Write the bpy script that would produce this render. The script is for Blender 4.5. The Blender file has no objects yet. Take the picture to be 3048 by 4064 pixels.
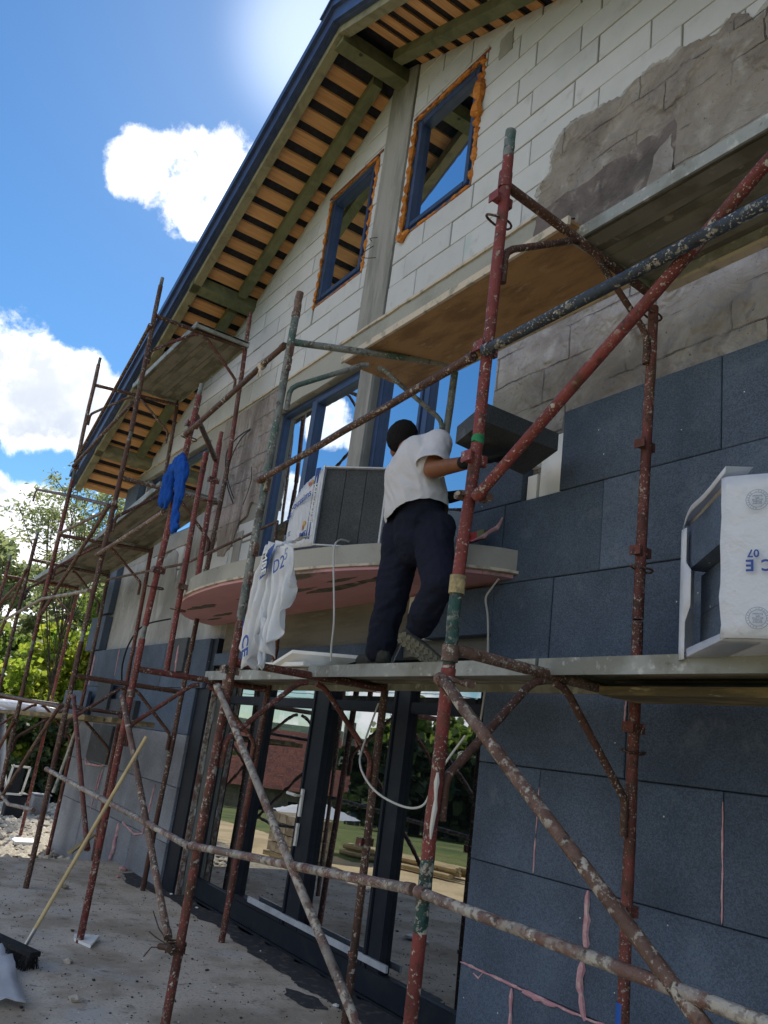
import bpy, bmesh, math, random
from mathutils import Vector, Matrix, noise as mnoise
R = math.radians
random.seed(7)
sc = bpy.context.scene
COL = sc.collection

# ------------------------------------------------------------------ camera
CAMZ = 1.45
cd = bpy.data.cameras.new('camera'); cam = bpy.data.objects.new('camera', cd); COL.objects.link(cam)
right = Vector((0.5573, 0.8205, 0.1272)).normalized()
fwd = Vector((-0.81316, 0.50837, 0.28341)).normalized()
up = right.cross(fwd).normalized(); right = fwd.cross(up).normalized()
m = Matrix((right, up, -fwd)).transposed().to_4x4(); m.translation = (0, 0, CAMZ)
cam.matrix_world = m
cd.sensor_fit = 'VERTICAL'; cd.sensor_height = 24.0; cd.lens = 24.0 * 3250.0 / 4064.0
cd.clip_start = 0.05; cd.clip_end = 3000
sc.camera = cam

# ------------------------------------------------------------------ sky
SUN = Vector((-0.6556, 0.2580, 0.7097)).normalized()
elev = math.asin(SUN.z)
world = bpy.data.worlds.new('World'); sc.world = world; world.use_nodes = True
wt = world.node_tree; wn = wt.nodes; wl = wt.links; wn.clear()
def N(t, typ, **k):
    n = t.nodes.new(typ)
    for a, b in k.items():
        if a == 'ins':
            for i, v in b.items(): n.inputs[i].default_value = v
        else: setattr(n, a, b)
    return n
sky = N(wt, 'ShaderNodeTexSky', sky_type='NISHITA', sun_disc=False, sun_elevation=elev,
        sun_rotation=math.atan2(SUN.x, SUN.y), air_density=1.0, dust_density=0.12, ozone_density=3.0)
hs = N(wt, 'ShaderNodeHueSaturation', ins={1: 1.22, 2: 1.0}); wl.new(sky.outputs[0], hs.inputs['Color'])
skys = N(wt, 'ShaderNodeVectorMath', operation='MULTIPLY'); wl.new(hs.outputs[0], skys.inputs[0]); skys.inputs[1].default_value = (.080, .094, .097)
tc = N(wt, 'ShaderNodeTexCoord')
nrm = N(wt, 'ShaderNodeVectorMath', operation='NORMALIZE'); wl.new(tc.outputs['Generated'], nrm.inputs[0])
def M(op, a, b=None, c=None, clamp=False):
    n = N(wt, 'ShaderNodeMath', operation=op, use_clamp=clamp)
    for i, v in enumerate((a, b, c)):
        if v is None: continue
        if isinstance(v, (int, float)): n.inputs[i].default_value = v
        else: wl.new(v, n.inputs[i])
    return n.outputs[0]
def blob(d, r, soft=0.55):
    dt = N(wt, 'ShaderNodeVectorMath', operation='DOT_PRODUCT'); wl.new(nrm.outputs[0], dt.inputs[0])
    v = Vector(d).normalized(); dt.inputs[1].default_value = v
    mr = N(wt, 'ShaderNodeMapRange', interpolation_type='SMOOTHSTEP')
    wl.new(dt.outputs['Value'], mr.inputs[0])
    mr.inputs[1].default_value = math.cos(r); mr.inputs[2].default_value = math.cos(r * (1 - soft))
    return mr.outputs[0]
BL = [((-0.797, 0.180, 0.575), .050), ((-0.804, 0.140, 0.578), .038), ((-0.770, 0.232, 0.596), .045), ((-0.7927, 0.238, 0.568), .040),
      ((-0.812, 0.205, 0.552), .024),
      ((-0.9320, 0.0962, 0.345), .056), ((-0.9293, 0.1452, 0.3395), .050), ((-0.9407, 0.1183, 0.326), .05), ((-0.924, 0.1935, 0.328), .048),
      ((-0.928, 0.06, 0.362), .05),
      ((-0.9714, 0.1381, 0.190), .045), ((-0.968, 0.18, 0.175), .04), ((-0.974, 0.10, 0.195), .04), ((-0.975, 0.20, 0.11), .06), ((-0.985, 0.12, 0.10), .07),
      ((-0.826, -0.422, 0.374), .030), ((-0.80, -0.455, 0.36), .022), ((-0.872, -0.3981, 0.2747), .036), ((-0.86, -0.45, 0.20), .08), ((-0.78, -0.60, 0.17), .08),
      ((-0.1, -0.9, 0.35), .3), ((0.45, -0.75, 0.4), .28), ((-0.3, -0.75, 0.62), .2), ((0.8, 0.1, 0.5), .3), ((0.1, -0.5, 0.85), .16)]  # this row: clouds out of view, added to brighten the shaded facade
acc = None
for d, r in BL:
    o = blob(d, r * 1.55, 1.0); acc = o if acc is None else M('MAXIMUM', acc, o)
sep = N(wt, 'ShaderNodeSeparateXYZ'); wl.new(nrm.outputs[0], sep.inputs[0])
# a bank of cloud low over the far side (towards -y)
lowb = N(wt, 'ShaderNodeMapRange', interpolation_type='SMOOTHSTEP', ins={1: .27, 2: .08}); wl.new(sep.outputs[2], lowb.inputs[0])
front = N(wt, 'ShaderNodeMapRange', interpolation_type='SMOOTHSTEP', ins={1: .12, 2: -.2}); wl.new(sep.outputs[1], front.inputs[0])
acc = M('MAXIMUM', acc, M('MULTIPLY', M('MULTIPLY', lowb.outputs[0], front.outputs[0]), .62))
nz = N(wt, 'ShaderNodeTexNoise', ins={'Scale': 10.0, 'Detail': 8.0, 'Roughness': .64, 'Distortion': .3}); wl.new(nrm.outputs[0], nz.inputs['Vector'])
nzb = N(wt, 'ShaderNodeTexNoise', ins={'Scale': 26.0, 'Detail': 6.0, 'Roughness': .62}); wl.new(nrm.outputs[0], nzb.inputs['Vector'])
dens = M('ADD', M('ADD', acc, M('MULTIPLY', M('SUBTRACT', nz.outputs[0], .5), 2.3)), M('MULTIPLY', M('SUBTRACT', nzb.outputs[0], .5), .9))
dm = N(wt, 'ShaderNodeMapRange', interpolation_type='SMOOTHSTEP', ins={1: .36, 2: .80}); wl.new(dens, dm.inputs[0])
gate = N(wt, 'ShaderNodeMapRange', interpolation_type='SMOOTHSTEP', ins={1: .03, 2: .22}); wl.new(acc, gate.inputs[0])
mask = M('MULTIPLY', dm.outputs[0], gate.outputs[0], clamp=True)
nz2 = N(wt, 'ShaderNodeTexNoise', ins={'Scale': 6.5, 'Detail': 6.0, 'Roughness': .55})
off = N(wt, 'ShaderNodeVectorMath', operation='ADD'); wl.new(nrm.outputs[0], off.inputs[0]); off.inputs[1].default_value = (.02, -.01, .045); wl.new(off.outputs[0], nz2.inputs['Vector'])
core = N(wt, 'ShaderNodeMapRange', interpolation_type='SMOOTHSTEP', ins={1: .62, 2: 1.05}); wl.new(dens, core.inputs[0])
sh0 = N(wt, 'ShaderNodeMapRange', interpolation_type='SMOOTHSTEP', ins={1: .36, 2: .60}); wl.new(nz2.outputs[0], sh0.inputs[0])
shade_v = M('MULTIPLY', sh0.outputs[0], core.outputs[0])
ccol = N(wt, 'ShaderNodeMix', data_type='RGBA'); ccol.inputs[6].default_value = (1.15, 1.15, 1.17, 1); ccol.inputs[7].default_value = (.52, .57, .66, 1)
lowsh = N(wt, 'ShaderNodeMapRange', ins={1: .55, 2: .3, 3: .35, 4: 1.0}); wl.new(sep.outputs[2], lowsh.inputs[0])
wl.new(M('MULTIPLY', shade_v, lowsh.outputs[0]), ccol.inputs[0])
mix = N(wt, 'ShaderNodeMix', data_type='RGBA'); wl.new(mask, mix.inputs[0]); wl.new(skys.outputs[0], mix.inputs[6]); wl.new(ccol.outputs[2], mix.inputs[7])
# aureole round the sun, which stands just behind the ridge
au = blob(SUN, .16, 1.0); au2 = M('MULTIPLY', M('POWER', au, 4.0), .35)
gl_ = N(wt, 'ShaderNodeVectorMath', operation='SCALE', ins={0: (1.0, 1.0, .98)}); wl.new(au2, gl_.inputs[3])
addg = N(wt, 'ShaderNodeVectorMath', operation='ADD'); wl.new(mix.outputs[2], addg.inputs[0]); wl.new(gl_.outputs[0], addg.inputs[1])
bg = N(wt, 'ShaderNodeBackground', ins={1: 1.0}); wl.new(addg.outputs[0], bg.inputs[0])
wo = N(wt, 'ShaderNodeOutputWorld'); wl.new(bg.outputs[0], wo.inputs[0])

sd = bpy.data.lights.new('sun', 'SUN'); sd.energy = 4.5; sd.angle = R(.53); sd.color = (1, .94, .84)
so = bpy.data.objects.new('sun', sd); COL.objects.link(so)
so.rotation_euler = SUN.to_track_quat('Z', 'Y').to_euler()
sc.view_settings.view_transform = 'Standard'; sc.view_settings.look = 'None'
sc.view_settings.gamma = 1; sc.view_settings.use_curve_mapping = False
sc.view_settings.exposure = 0.5
sc.cycles.max_bounces = 5; sc.cycles.diffuse_bounces = 3; sc.cycles.glossy_bounces = 3; sc.cycles.transmission_bounces = 2; sc.cycles.transparent_max_bounces = 4
sc.cycles.use_denoising = True

# ------------------------------------------------------------------ materials
def lin(c): return tuple((x / 12.92 if x <= .04045 else ((x + .055) / 1.055) ** 2.4) for x in c)
def nodes(name):
    mt = bpy.data.materials.new(name); mt.use_nodes = True; t = mt.node_tree; t.nodes.clear()
    out = N(t, 'ShaderNodeOutputMaterial'); b = N(t, 'ShaderNodeBsdfPrincipled'); t.links.new(b.outputs[0], out.inputs[0])
    return mt, t, b, out
def mixc(t, f, a, b):
    n = N(t, 'ShaderNodeMix', data_type='RGBA')
    for s, v in ((0, f), (6, a), (7, b)):
        if isinstance(v, (tuple, list)): n.inputs[s].default_value = tuple(v) + ((1,) if len(v) == 3 else ())
        elif isinstance(v, (int, float)): n.inputs[s].default_value = v
        else: t.links.new(v, n.inputs[s])
    return n.outputs[2]
def ns(t, vec, scale, detail=4, rough=.55, lo=.4, hi=.6, dist=0.0, typ='noise'):
    if typ == 'noise':
        n = N(t, 'ShaderNodeTexNoise', ins={'Scale': scale, 'Detail': detail, 'Roughness': rough, 'Distortion': dist})
    else:
        n = N(t, 'ShaderNodeTexVoronoi', ins={'Scale': scale})
    t.links.new(vec, n.inputs['Vector'])
    r = N(t, 'ShaderNodeMapRange', interpolation_type='SMOOTHSTEP', ins={1: lo, 2: hi}); t.links.new(n.outputs[0], r.inputs[0])
    return r.outputs[0]
def coords(t, stretch=None, rnd=True):
    tcn = N(t, 'ShaderNodeTexCoord'); v = tcn.outputs['Object']
    if rnd:
        oi = N(t, 'ShaderNodeObjectInfo'); k = N(t, 'ShaderNodeVectorMath', operation='SCALE', ins={0: (37., 91., 53.)}); t.links.new(oi.outputs['Random'], k.inputs[3])
        a = N(t, 'ShaderNodeVectorMath', operation='ADD'); t.links.new(v, a.inputs[0]); t.links.new(k.outputs[0], a.inputs[1]); v = a.outputs[0]
    if stretch:
        mp = N(t, 'ShaderNodeMapping'); mp.inputs['Scale'].default_value = stretch; t.links.new(v, mp.inputs[0]); v = mp.outputs[0]
    return v
def bump(t, b, vec, scale, strength, dist=.01, detail=5, rough=.6, h=None):
    if h is None:
        n = N(t, 'ShaderNodeTexNoise', ins={'Scale': scale, 'Detail': detail, 'Roughness': rough}); t.links.new(vec, n.inputs['Vector']); h = n.outputs[0]
    bp = N(t, 'ShaderNodeBump', ins={'Strength': strength, 'Distance': dist}); t.links.new(h, bp.inputs['Height']); t.links.new(bp.outputs[0], b.inputs['Normal'])
    return bp
MAT = {}
def layered(name, base, layers=(), rough=.8, bumps=(30, .3, .005), stretch=None, rnd=True, metal=0, spec=.3, var=0.0):
    """layers: (colour, scale, lo, hi, detail, amount)"""
    mt, t, b, _ = nodes(name); v = coords(t, stretch, rnd); c = base
    for L in layers:
        col, s, lo, hi = L[:4]; det = L[4] if len(L) > 4 else 4; am = L[5] if len(L) > 5 else 1
        f = ns(t, v, s, det, .6, lo, hi)
        if len(L) > 6:
            mk = ns(t, v, L[6], 3, .5, .42, .60); mq = N(t, 'ShaderNodeMath', operation='MULTIPLY'); t.links.new(f, mq.inputs[0]); t.links.new(mk, mq.inputs[1]); f = mq.outputs[0]
        if am != 1:
            mm = N(t, 'ShaderNodeMath', operation='MULTIPLY', ins={1: am}); t.links.new(f, mm.inputs[0]); f = mm.outputs[0]
        c = mixc(t, f, c, col)
    if var:
        oi = N(t, 'ShaderNodeObjectInfo'); mr = N(t, 'ShaderNodeMapRange', ins={3: 1 - var, 4: 1 + var}); t.links.new(oi.outputs['Random'], mr.inputs[0])
        sc_ = N(t, 'ShaderNodeVectorMath', operation='SCALE')
        if isinstance(c, tuple): sc_.inputs[0].default_value = c[:3]
        else: t.links.new(c, sc_.inputs[0])
        t.links.new(mr.outputs[0], sc_.inputs[3]); c = sc_.outputs[0]
    if isinstance(c, tuple): b.inputs['Base Color'].default_value = c[:3] + (1,)
    else: t.links.new(c, b.inputs['Base Color'])
    b.inputs['Roughness'].default_value = rough; b.inputs['Metallic'].default_value = metal; b.inputs['Specular IOR Level'].default_value = spec
    if bumps: bump(t, b, v, bumps[0], bumps[1], bumps[2])
    MAT[name] = mt; return mt

# tubes: paint, rust, splashes of mortar
mortar_spl = (.42, .39, .33)
def tube_mat(name, paint, rust=(.085, .038, .022), rl=(.5, .62), speck=(.66, .70), extra=None, rough=.55):
    L = [(rust, 9, rl[0] - .03, rl[1] - .02, 9, .9), (tuple(x * .55 for x in paint), 3, .45, .6, 6, .7), ((.03, .022, .018), 24, .55, .66, 6, .75)]
    if extra: L.append(extra)
    L += [(mortar_spl, 32, speck[0] - .075, speck[1] - .055, 8, .9, 6.0), (mortar_spl, 110, .58, .64, 4, .85, 4.0), ((.5, .47, .41), 55, .60, .65, 5, .8, 2.5)]
    return layered(name, paint, L, rough, (70, .9, .006), spec=.3)
tube_mat('red_paint', (.20, .042, .036), rl=(.52, .7))
tube_mat('rusty_red', (.17, .045, .036), rl=(.42, .62))
tube_mat('dark_rust', (.10, .045, .034), rl=(.4, .6))
tube_mat('brown_tube', (.17, .10, .075), rl=(.45, .65), speck=(.60, .66))
tube_mat('grey_tube', (.19, .20, .19), rust=(.07, .055, .045), rl=(.54, .66), extra=((.03, .11, .09), 3, .52, .62, 5, .6))
tube_mat('green_paint', (.022, .07, .06), rust=(.12, .05, .03), rl=(.56, .66), speck=(.58, .64))
tube_mat('dark_blue_tube', (.035, .05, .075), rust=(.05, .04, .035), rl=(.55, .65), speck=(.60, .66))
tube_mat('plastered_tube', (.29, .255, .225), rust=(.13, .055, .04), rl=(.44, .56), speck=(.54, .62))
tube_mat('white_tube', (.5, .5, .47), rust=(.3, .27, .22), rl=(.6, .7))
layered('yellow_glue', (.42, .33, .17), [((.25, .2, .12), 30, .45, .6)], .8, (50, .9, .02))
layered('green_mark', (.02, .20, .08), [((.2, .1, .07), 40, .6, .7)], .6)
layered('blue_mark', (.02, .10, .40), [((.2, .1, .07), 40, .6, .7)], .6)
layered('galvanised', (.30, .31, .29), [((.19, .19, .16), 4, .42, .62, 7), ((.50, .50, .47), 14, .56, .68, 6, .8), ((.12, .11, .07), 22, .64, .72, 4, .8), ((.03, .12, .10), 9, .68, .74, 4, .7)], .55, (50, .4, .004), metal=.15)
layered('deck_underside', (.21, .20, .165), [((.12, .11, .085), 3, .42, .62, 7), ((.33, .31, .27), 12, .6, .7, 6, .6), ((.20, .13, .05), 8, .66, .72, 4, .7)], .8, (50, .4, .004))
layered('plywood', (.36, .22, .11), [((.22, .13, .065), 3, .4, .65, 8), ((.42, .31, .2), 9, .58, .7, 6, .6), ((.12, .10, .06), 18, .66, .74, 5, .7)], .75, (40, .3, .004), stretch=(1, 3, 1))
layered('dirty_plank', (.27, .20, .10), [((.12, .10, .06), 6, .4, .6, 8), ((.38, .34, .2), 16, .6, .7, 6)], .85, (40, .5, .006), stretch=(.4, 2, 2))
# masonry
layered('aerated_block', (.54, .545, .565), [((.44, .445, .46), 2.2, .45, .75, 6, .7), ((.36, .36, .365), 7, .58, .74, 8, .6), ((.26, .42, .43), 1.7, .66, .76, 3, .45), ((.34, .33, .31), 45, .70, .76, 3, .7)], .95, (90, .35, .003), spec=.1, var=.05)
layered('mortar', (.24, .235, .22), [((.22, .22, .2), 9, .45, .65, 5)], .95, (60, .7, .006), spec=.1)
layered('concrete', (.36, .35, .32), [((.25, .245, .22), 1.6, .42, .66, 8, .8), ((.40, .39, .36), 5, .58, .72, 6, .5), ((.12, .12, .11), 40, .67, .72, 4, .8)], .95, (25, .6, .01), spec=.1)
layered('concrete_column', (.33, .32, .305), [((.20, .20, .19), 3, .42, .66, 8, .8), ((.36, .35, .33), 6, .58, .72, 6, .6)], .95, (14, .9, .02), stretch=(3, 1, .5), spec=.1)
layered('slab_concrete', (.58, .51, .42), [((.33, .27, .195), 1.9, .42, .62, 10, .85), ((.40, .34, .27), 55, .5, .62, 4, .7), ((.50, .47, .42), 80, .58, .66, 3, .6), ((.50, .49, .47), 2.3, .52, .68, 8, .6), ((.20, .175, .14), 6, .57, .68, 9, .7), ((.13, .12, .105), 19, .60, .67, 6, .7), ((.06, .06, .06), 45, .64, .69, 4, .8), ((.42, .41, .39), 60, .68, .73, 3, .8)], .95, (22, .55, .008), rnd=False, spec=.15)
layered('wet_stain', (.045, .045, .05), [((.13, .12, .11), 14, .5, .7, 6)], .75, (30, .5, .005))
# render coats with the joints of the blocks telegraphing through
def plaster(name, base, dark, light, dscale=1.4, joints=True, streak=(1, 1, 1)):
    mt, t, b, _ = nodes(name); v = coords(t, None, False); vs = coords(t, streak, False)
    c = mixc(t, ns(t, vs, dscale, 9, .62, .40, .66, .6), base, dark)
    c = mixc(t, ns(t, vs, dscale * 2.7, 8, .6, .52, .72, .4), c, light)
    c = mixc(t, ns(t, v, 38, 4, .6, .66, .72), c, tuple(x * .45 for x in dark))
    t.links.new(c, b.inputs['Base Color']); b.inputs['Roughness'].default_value = .93; b.inputs['Specular IOR Level'].default_value = .12
    n = N(t, 'ShaderNodeTexNoise', ins={'Scale': 4.2, 'Detail': 9, 'Roughness': .62, 'Distortion': 1.3}); t.links.new(vs, n.inputs['Vector'])
    h = n.outputs[0]
    if joints:
        mp = N(t, 'ShaderNodeMapping'); mp.inputs['Rotation'].default_value = (R(-90), 0, 0); mp.inputs['Location'].default_value = (.0, 0.055, 0)
        wv = N(t, 'ShaderNodeTexNoise', ins={'Scale': 6, 'Detail': 3}); t.links.new(v, wv.inputs['Vector'])
        wr = N(t, 'ShaderNodeVectorMath', operation='MULTIPLY_ADD'); t.links.new(wv.outputs['Color'], wr.inputs[0]); wr.inputs[1].default_value = (.05, .05, .05); t.links.new(v, wr.inputs[2])
        t.links.new(wr.outputs[0], mp.inputs[0])
        br = N(t, 'ShaderNodeTexBrick', ins={'Scale': 1.0, 'Mortar Size': .006, 'Mortar Smooth': .9, 'Brick Width': .645, 'Row Height': .2325, 'Color1': (1, 1, 1, 1), 'Color2': (1, 1, 1, 1), 'Mortar': (0, 0, 0, 1)})
        br.offset = .3; t.links.new(mp.outputs[0], br.inputs[0])
        jm = ns(t, v, 1.9, 4, .6, .42, .62); jk = N(t, 'ShaderNodeMath', operation='MULTIPLY', ins={1: .9}); t.links.new(jm, jk.inputs[0]); a = N(t, 'ShaderNodeMath', operation='MULTIPLY_ADD'); t.links.new(br.outputs['Color'], a.inputs[0]); t.links.new(jk.outputs[0], a.inputs[1]); t.links.new(h, a.inputs[2]); h = a.outputs[0]
    bp = N(t, 'ShaderNodeBump', ins={'Strength': 1.0, 'Distance': .055}); t.links.new(h, bp.inputs['Height'])
    bp2 = N(t, 'ShaderNodeBump', ins={'Strength': .35, 'Distance': .004}); n2 = N(t, 'ShaderNodeTexNoise', ins={'Scale': 70, 'Detail': 4}); t.links.new(v, n2.inputs['Vector'])
    t.links.new(n2.outputs[0], bp2.inputs['Height']); t.links.new(bp.outputs[0], bp2.inputs['Normal']); t.links.new(bp2.outputs[0], b.inputs['Normal'])
    MAT[name] = mt
plaster('plaster_brown', (.31, .275, .245), (.20, .17, .155), (.39, .36, .33), 2.0)
plaster('plaster_wet', (.18, .15, .145), (.105, .088, .088), (.30, .265, .245), 3.0, joints=False)
plaster('plaster_pale', (.42, .39, .375), (.27, .24, .225), (.50, .47, .455), 1.6)
plaster('plaster_grey', (.385, .388, .385), (.25, .25, .245), (.46, .462, .46), 1.6, joints=False, streak=(1, 1, .45))
plaster('plaster_purple', (.34, .295, .28), (.19, .16, .15), (.46, .42, .40), 2.2, streak=(1.8, 1, .3))
plaster('plaster_thin', (.43, .42, .40), (.33, .31, .29), (.52, .52, .52), 3.0)
# insulation: graphite polystyrene beads
def beads(name, base, var=.10, spk=True):
    mt, t, b, _ = nodes(name); v = coords(t, None, True)
    vo = N(t, 'ShaderNodeTexVoronoi', ins={'Scale': 190}); t.links.new(v, vo.inputs['Vector'])
    sp = N(t, 'ShaderNodeSeparateColor'); t.links.new(vo.outputs['Color'], sp.inputs[0])
    mr = N(t, 'ShaderNodeMapRange', ins={3: .72, 4: 1.35}); t.links.new(sp.outputs[0], mr.inputs[0])
    big = N(t, 'ShaderNodeTexNoise', ins={'Scale': 2.2, 'Detail': 5}); t.links.new(v, big.inputs['Vector'])
    m2 = N(t, 'ShaderNodeMapRange', ins={1: .3, 2: .7, 3: .74, 4: 1.25}); t.links.new(big.outputs[0], m2.inputs[0])
    oi = N(t, 'ShaderNodeObjectInfo'); m3 = N(t, 'ShaderNodeMapRange', ins={3: 1 - var, 4: 1 + var}); t.links.new(oi.outputs['Random'], m3.inputs[0])
    k = N(t, 'ShaderNodeMath', operation='MULTIPLY'); t.links.new(mr.outputs[0], k.inputs[0]); t.links.new(m2.outputs[0], k.inputs[1])
    k2 = N(t, 'ShaderNodeMath', operation='MULTIPLY'); t.links.new(k.outputs[0], k2.inputs[0]); t.links.new(m3.outputs[0], k2.inputs[1])
    s = N(t, 'ShaderNodeVectorMath', operation='SCALE', ins={0: base}); t.links.new(k2.outputs[0], s.inputs[3]); c = s.outputs[0]
    if spk:
        v2 = N(t, 'ShaderNodeTexVoronoi', ins={'Scale': 9.0}); t.links.new(v, v2.inputs['Vector'])
        ls = N(t, 'ShaderNodeMath', operation='LESS_THAN', ins={1: .034}); t.links.new(v2.outputs['Distance'], ls.inputs[0])
        c = mixc(t, ls.outputs[0], c, (.6, .6, .58))
    dst = ns(t, v, 5.5, 8, .62, .56, .74); dk = N(t, 'ShaderNodeMath', operation='MULTIPLY', ins={1: .35}); t.links.new(dst, dk.inputs[0]); c = mixc(t, dk.outputs[0], c, (.17, .19, .22))
    t.links.new(c, b.inputs['Base Color']); b.inputs['Roughness'].default_value = .75; b.inputs['Specular IOR Level'].default_value = .3
    bp = N(t, 'ShaderNodeBump', ins={'Strength': .35, 'Distance': .002}); t.links.new(vo.outputs['Distance'], bp.inputs['Height']); t.links.new(bp.outputs[0], b.inputs['Normal'])
    MAT[name] = mt
beads('graphite_foam', (.070, .094, .135))
beads('graphite_cut', (.055, .06, .066), spk=True)
beads('graphite_pale', (.19, .205, .235), spk=False)
layered('white_foam', (.78, .78, .76), [((.62, .62, .6), 3, .5, .7)], .8, (80, .3, .002))
layered('pink_foam_spray', (.52, .27, .30), [((.62, .42, .42), 20, .45, .62)], .8, (40, .6, .01))
layered('orange_foam', (.55, .20, .035), [((.33, .10, .02), 12, .45, .62), ((.66, .33, .10), 25, .58, .7)], .75, (30, .9, .02))
layered('pink_board', (.56, .31, .345), [((.50, .265, .295), 2, .4, .65, 6), ((.16, .15, .12), 1.7, .62, .68, 8)], .85, (50, .25, .003), stretch=(.5, 1.4, 1), rnd=False)
layered('lintel_concrete', (.21, .195, .165), [((.13, .12, .10), 2.5, .42, .66, 8, .8), ((.30, .28, .25), 5, .58, .72, 6, .5)], .95, (14, .8, .015), stretch=(.35, 1, 2.5), spec=.1)
layered('smear_dark', (.15, .14, .12), [((.08, .075, .065), 9, .4, .6, 7)], .95, (40, .6, .01))
layered('cream_scrim', (.55, .47, .38), [((.3, .28, .23), 10, .5, .65)], .9, (60, .6, .006))
# timber
def wood(name, base, dark, sx=(1, .06, 1), var=.12):
    mt, t, b, _ = nodes(name); v = coords(t, (14 * sx[0], 14 * sx[1], 14 * sx[2])); v0 = coords(t)
    c = mixc(t, ns(t, v, 1.6, 6, .6, .35, .7, 1.2), base, dark)
    vo = N(t, 'ShaderNodeTexVoronoi', ins={'Scale': 3.2}); t.links.new(v0, vo.inputs['Vector'])
    kn = N(t, 'ShaderNodeMapRange', interpolation_type='SMOOTHSTEP', ins={1: .085, 2: .05}); t.links.new(vo.outputs['Distance'], kn.inputs[0])
    c = mixc(t, kn.outputs[0], c, tuple(x * .35 for x in dark))
    oi = N(t, 'ShaderNodeObjectInfo'); mr = N(t, 'ShaderNodeMapRange', ins={3: 1 - var, 4: 1 + var}); t.links.new(oi.outputs['Random'], mr.inputs[0])
    s = N(t, 'ShaderNodeVectorMath', operation='SCALE'); t.links.new(c, s.inputs[0]); t.links.new(mr.outputs[0], s.inputs[3])
    t.links.new(s.outputs[0], b.inputs['Base Color']); b.inputs['Roughness'].default_value = .7; b.inputs['Specular IOR Level'].default_value = .25
    bump(t, b, v, 3, .25, .004)
    MAT[name] = mt
wood('batten_wood', (.60, .33, .15), (.46, .235, .10))
wood('green_timber', (.15, .155, .085), (.095, .105, .06), (.2, .2, .2))
wood('grey_timber', (.25, .23, .14), (.15, .14, .09), (.2, .2, .2))
wood('handle_wood', (.50, .40, .22), (.38, .28, .15), (.1, .1, .1))
layered('membrane', (.012, .011, .015), [((.02, .02, .028), 20, .4, .6)], .8, (40, .3, .003))
layered('roof_metal', (.035, .055, .13), [((.05, .075, .16), 8, .4, .6)], .35, (80, .2, .002), metal=.2, spec=.5)
layered('roof_red_tile', (.24, .075, .05), [((.14, .05, .04), 2, .4, .6), ((.3, .12, .08), 9, .5, .6)], .85, (10, .5, .05))
# windows
layered('frame_blue', (.022, .042, .100), [((.03, .055, .13), 7, .4, .65)], .38, (200, .05, .001), spec=.5)
layered('frame_dark', (.009, .013, .022), [((.018, .022, .03), 6, .45, .7, 7)], .55, (200, .05, .001), spec=.2)
layered('silver_strip', (.42, .45, .50), [((.3, .32, .36), 10, .4, .7)], .4)
def glass(name, tint, mixf, wave=.02, dark=(.006, .008, .01)):
    mt = bpy.data.materials.new(name); mt.use_nodes = True; t = mt.node_tree; t.nodes.clear()
    out = N(t, 'ShaderNodeOutputMaterial'); v = coords(t, (5, 5, .35), False)
    n = N(t, 'ShaderNodeTexNoise', ins={'Scale': 1.0, 'Detail': 2.0, 'Roughness': .4}); t.links.new(v, n.inputs['Vector'])
    bp = N(t, 'ShaderNodeBump', ins={'Strength': wave, 'Distance': .1}); t.links.new(n.outputs[0], bp.inputs['Height'])
    gl = N(t, 'ShaderNodeBsdfGlossy', ins={'Color': tint + (1,), 'Roughness': .012}); t.links.new(bp.outputs[0], gl.inputs['Normal'])
    df = N(t, 'ShaderNodeBsdfDiffuse', ins={'Color': dark + (1,)})
    fr = N(t, 'ShaderNodeFresnel', ins={'IOR': 1.5})
    ad = N(t, 'ShaderNodeMath', operation='ADD', use_clamp=True, ins={1: mixf}); t.links.new(fr.outputs[0], ad.inputs[0])
    mx = N(t, 'ShaderNodeMixShader'); t.links.new(ad.outputs[0], mx.inputs[0]); t.links.new(df.outputs[0], mx.inputs[1]); t.links.new(gl.outputs[0], mx.inputs[2])
    t.links.new(mx.outputs[0], out.inputs[0]); MAT[name] = mt
glass('glass_upper', (.86, .94, 1.0), .74, .0035)
glass('glass_lower', (.90, .93, .95), .40, .006)
# soft things
def cloth(name, base, fold=.3, scale=9, rough=.9, trans=0.0):
    mt, t, b, _ = nodes(name); v = coords(t); b.inputs['Base Color'].default_value = base + (1,)
    c = mixc(t, ns(t, v, 5, 6, .6, .5, .75), base, tuple(min(1, x * .8) for x in base)); t.links.new(c, b.inputs['Base Color'])
    b.inputs['Roughness'].default_value = rough; b.inputs['Specular IOR Level'].default_value = .15
    bump(t, b, v, scale, fold, .03, 3, .5)
    MAT[name] = mt
cloth('white_cotton', (.57, .56, .59), .5, 8)
cloth('navy_trousers', (.014, .016, .030), .6, 16)
cloth('blue_knit', (.012, .075, .36), .5, 60)
cloth('black_hair', (.010, .009, .009), .3, 80)
cloth('black_glove', (.016, .017, .018), .3, 60, .7)
cloth('boot_leather', (.05, .052, .045), .4, 30, .75)
cloth('boot_sole', (.16, .15, .115), .5, 60, .9)
layered('skin', (.22, .088, .045), [((.17, .065, .035), 9, .45, .65)], .5, (60, .15, .002), spec=.35)
def plastic(name, base, rough=.3, tr=.3, fold=.9, scale=11):
    mt, t, b, out = nodes(name); v = coords(t); b.inputs['Base Color'].default_value = base + (1,); b.inputs['Roughness'].default_value = rough
    bp = bump(t, b, v, scale, fold, .02, 4, .55)
    tl = N(t, 'ShaderNodeBsdfTranslucent', ins={'Color': base + (1,)}); mx = N(t, 'ShaderNodeMixShader', ins={0: tr})
    t.links.new(b.outputs[0], mx.inputs[1]); t.links.new(tl.outputs[0], mx.inputs[2]); t.links.new(mx.outputs[0], out.inputs[0])
    MAT[name] = mt
plastic('white_plastic', (.74, .76, .82))
plastic('bag_plastic', (.86, .87, .90), .3, .4, .25, 20)
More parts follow.
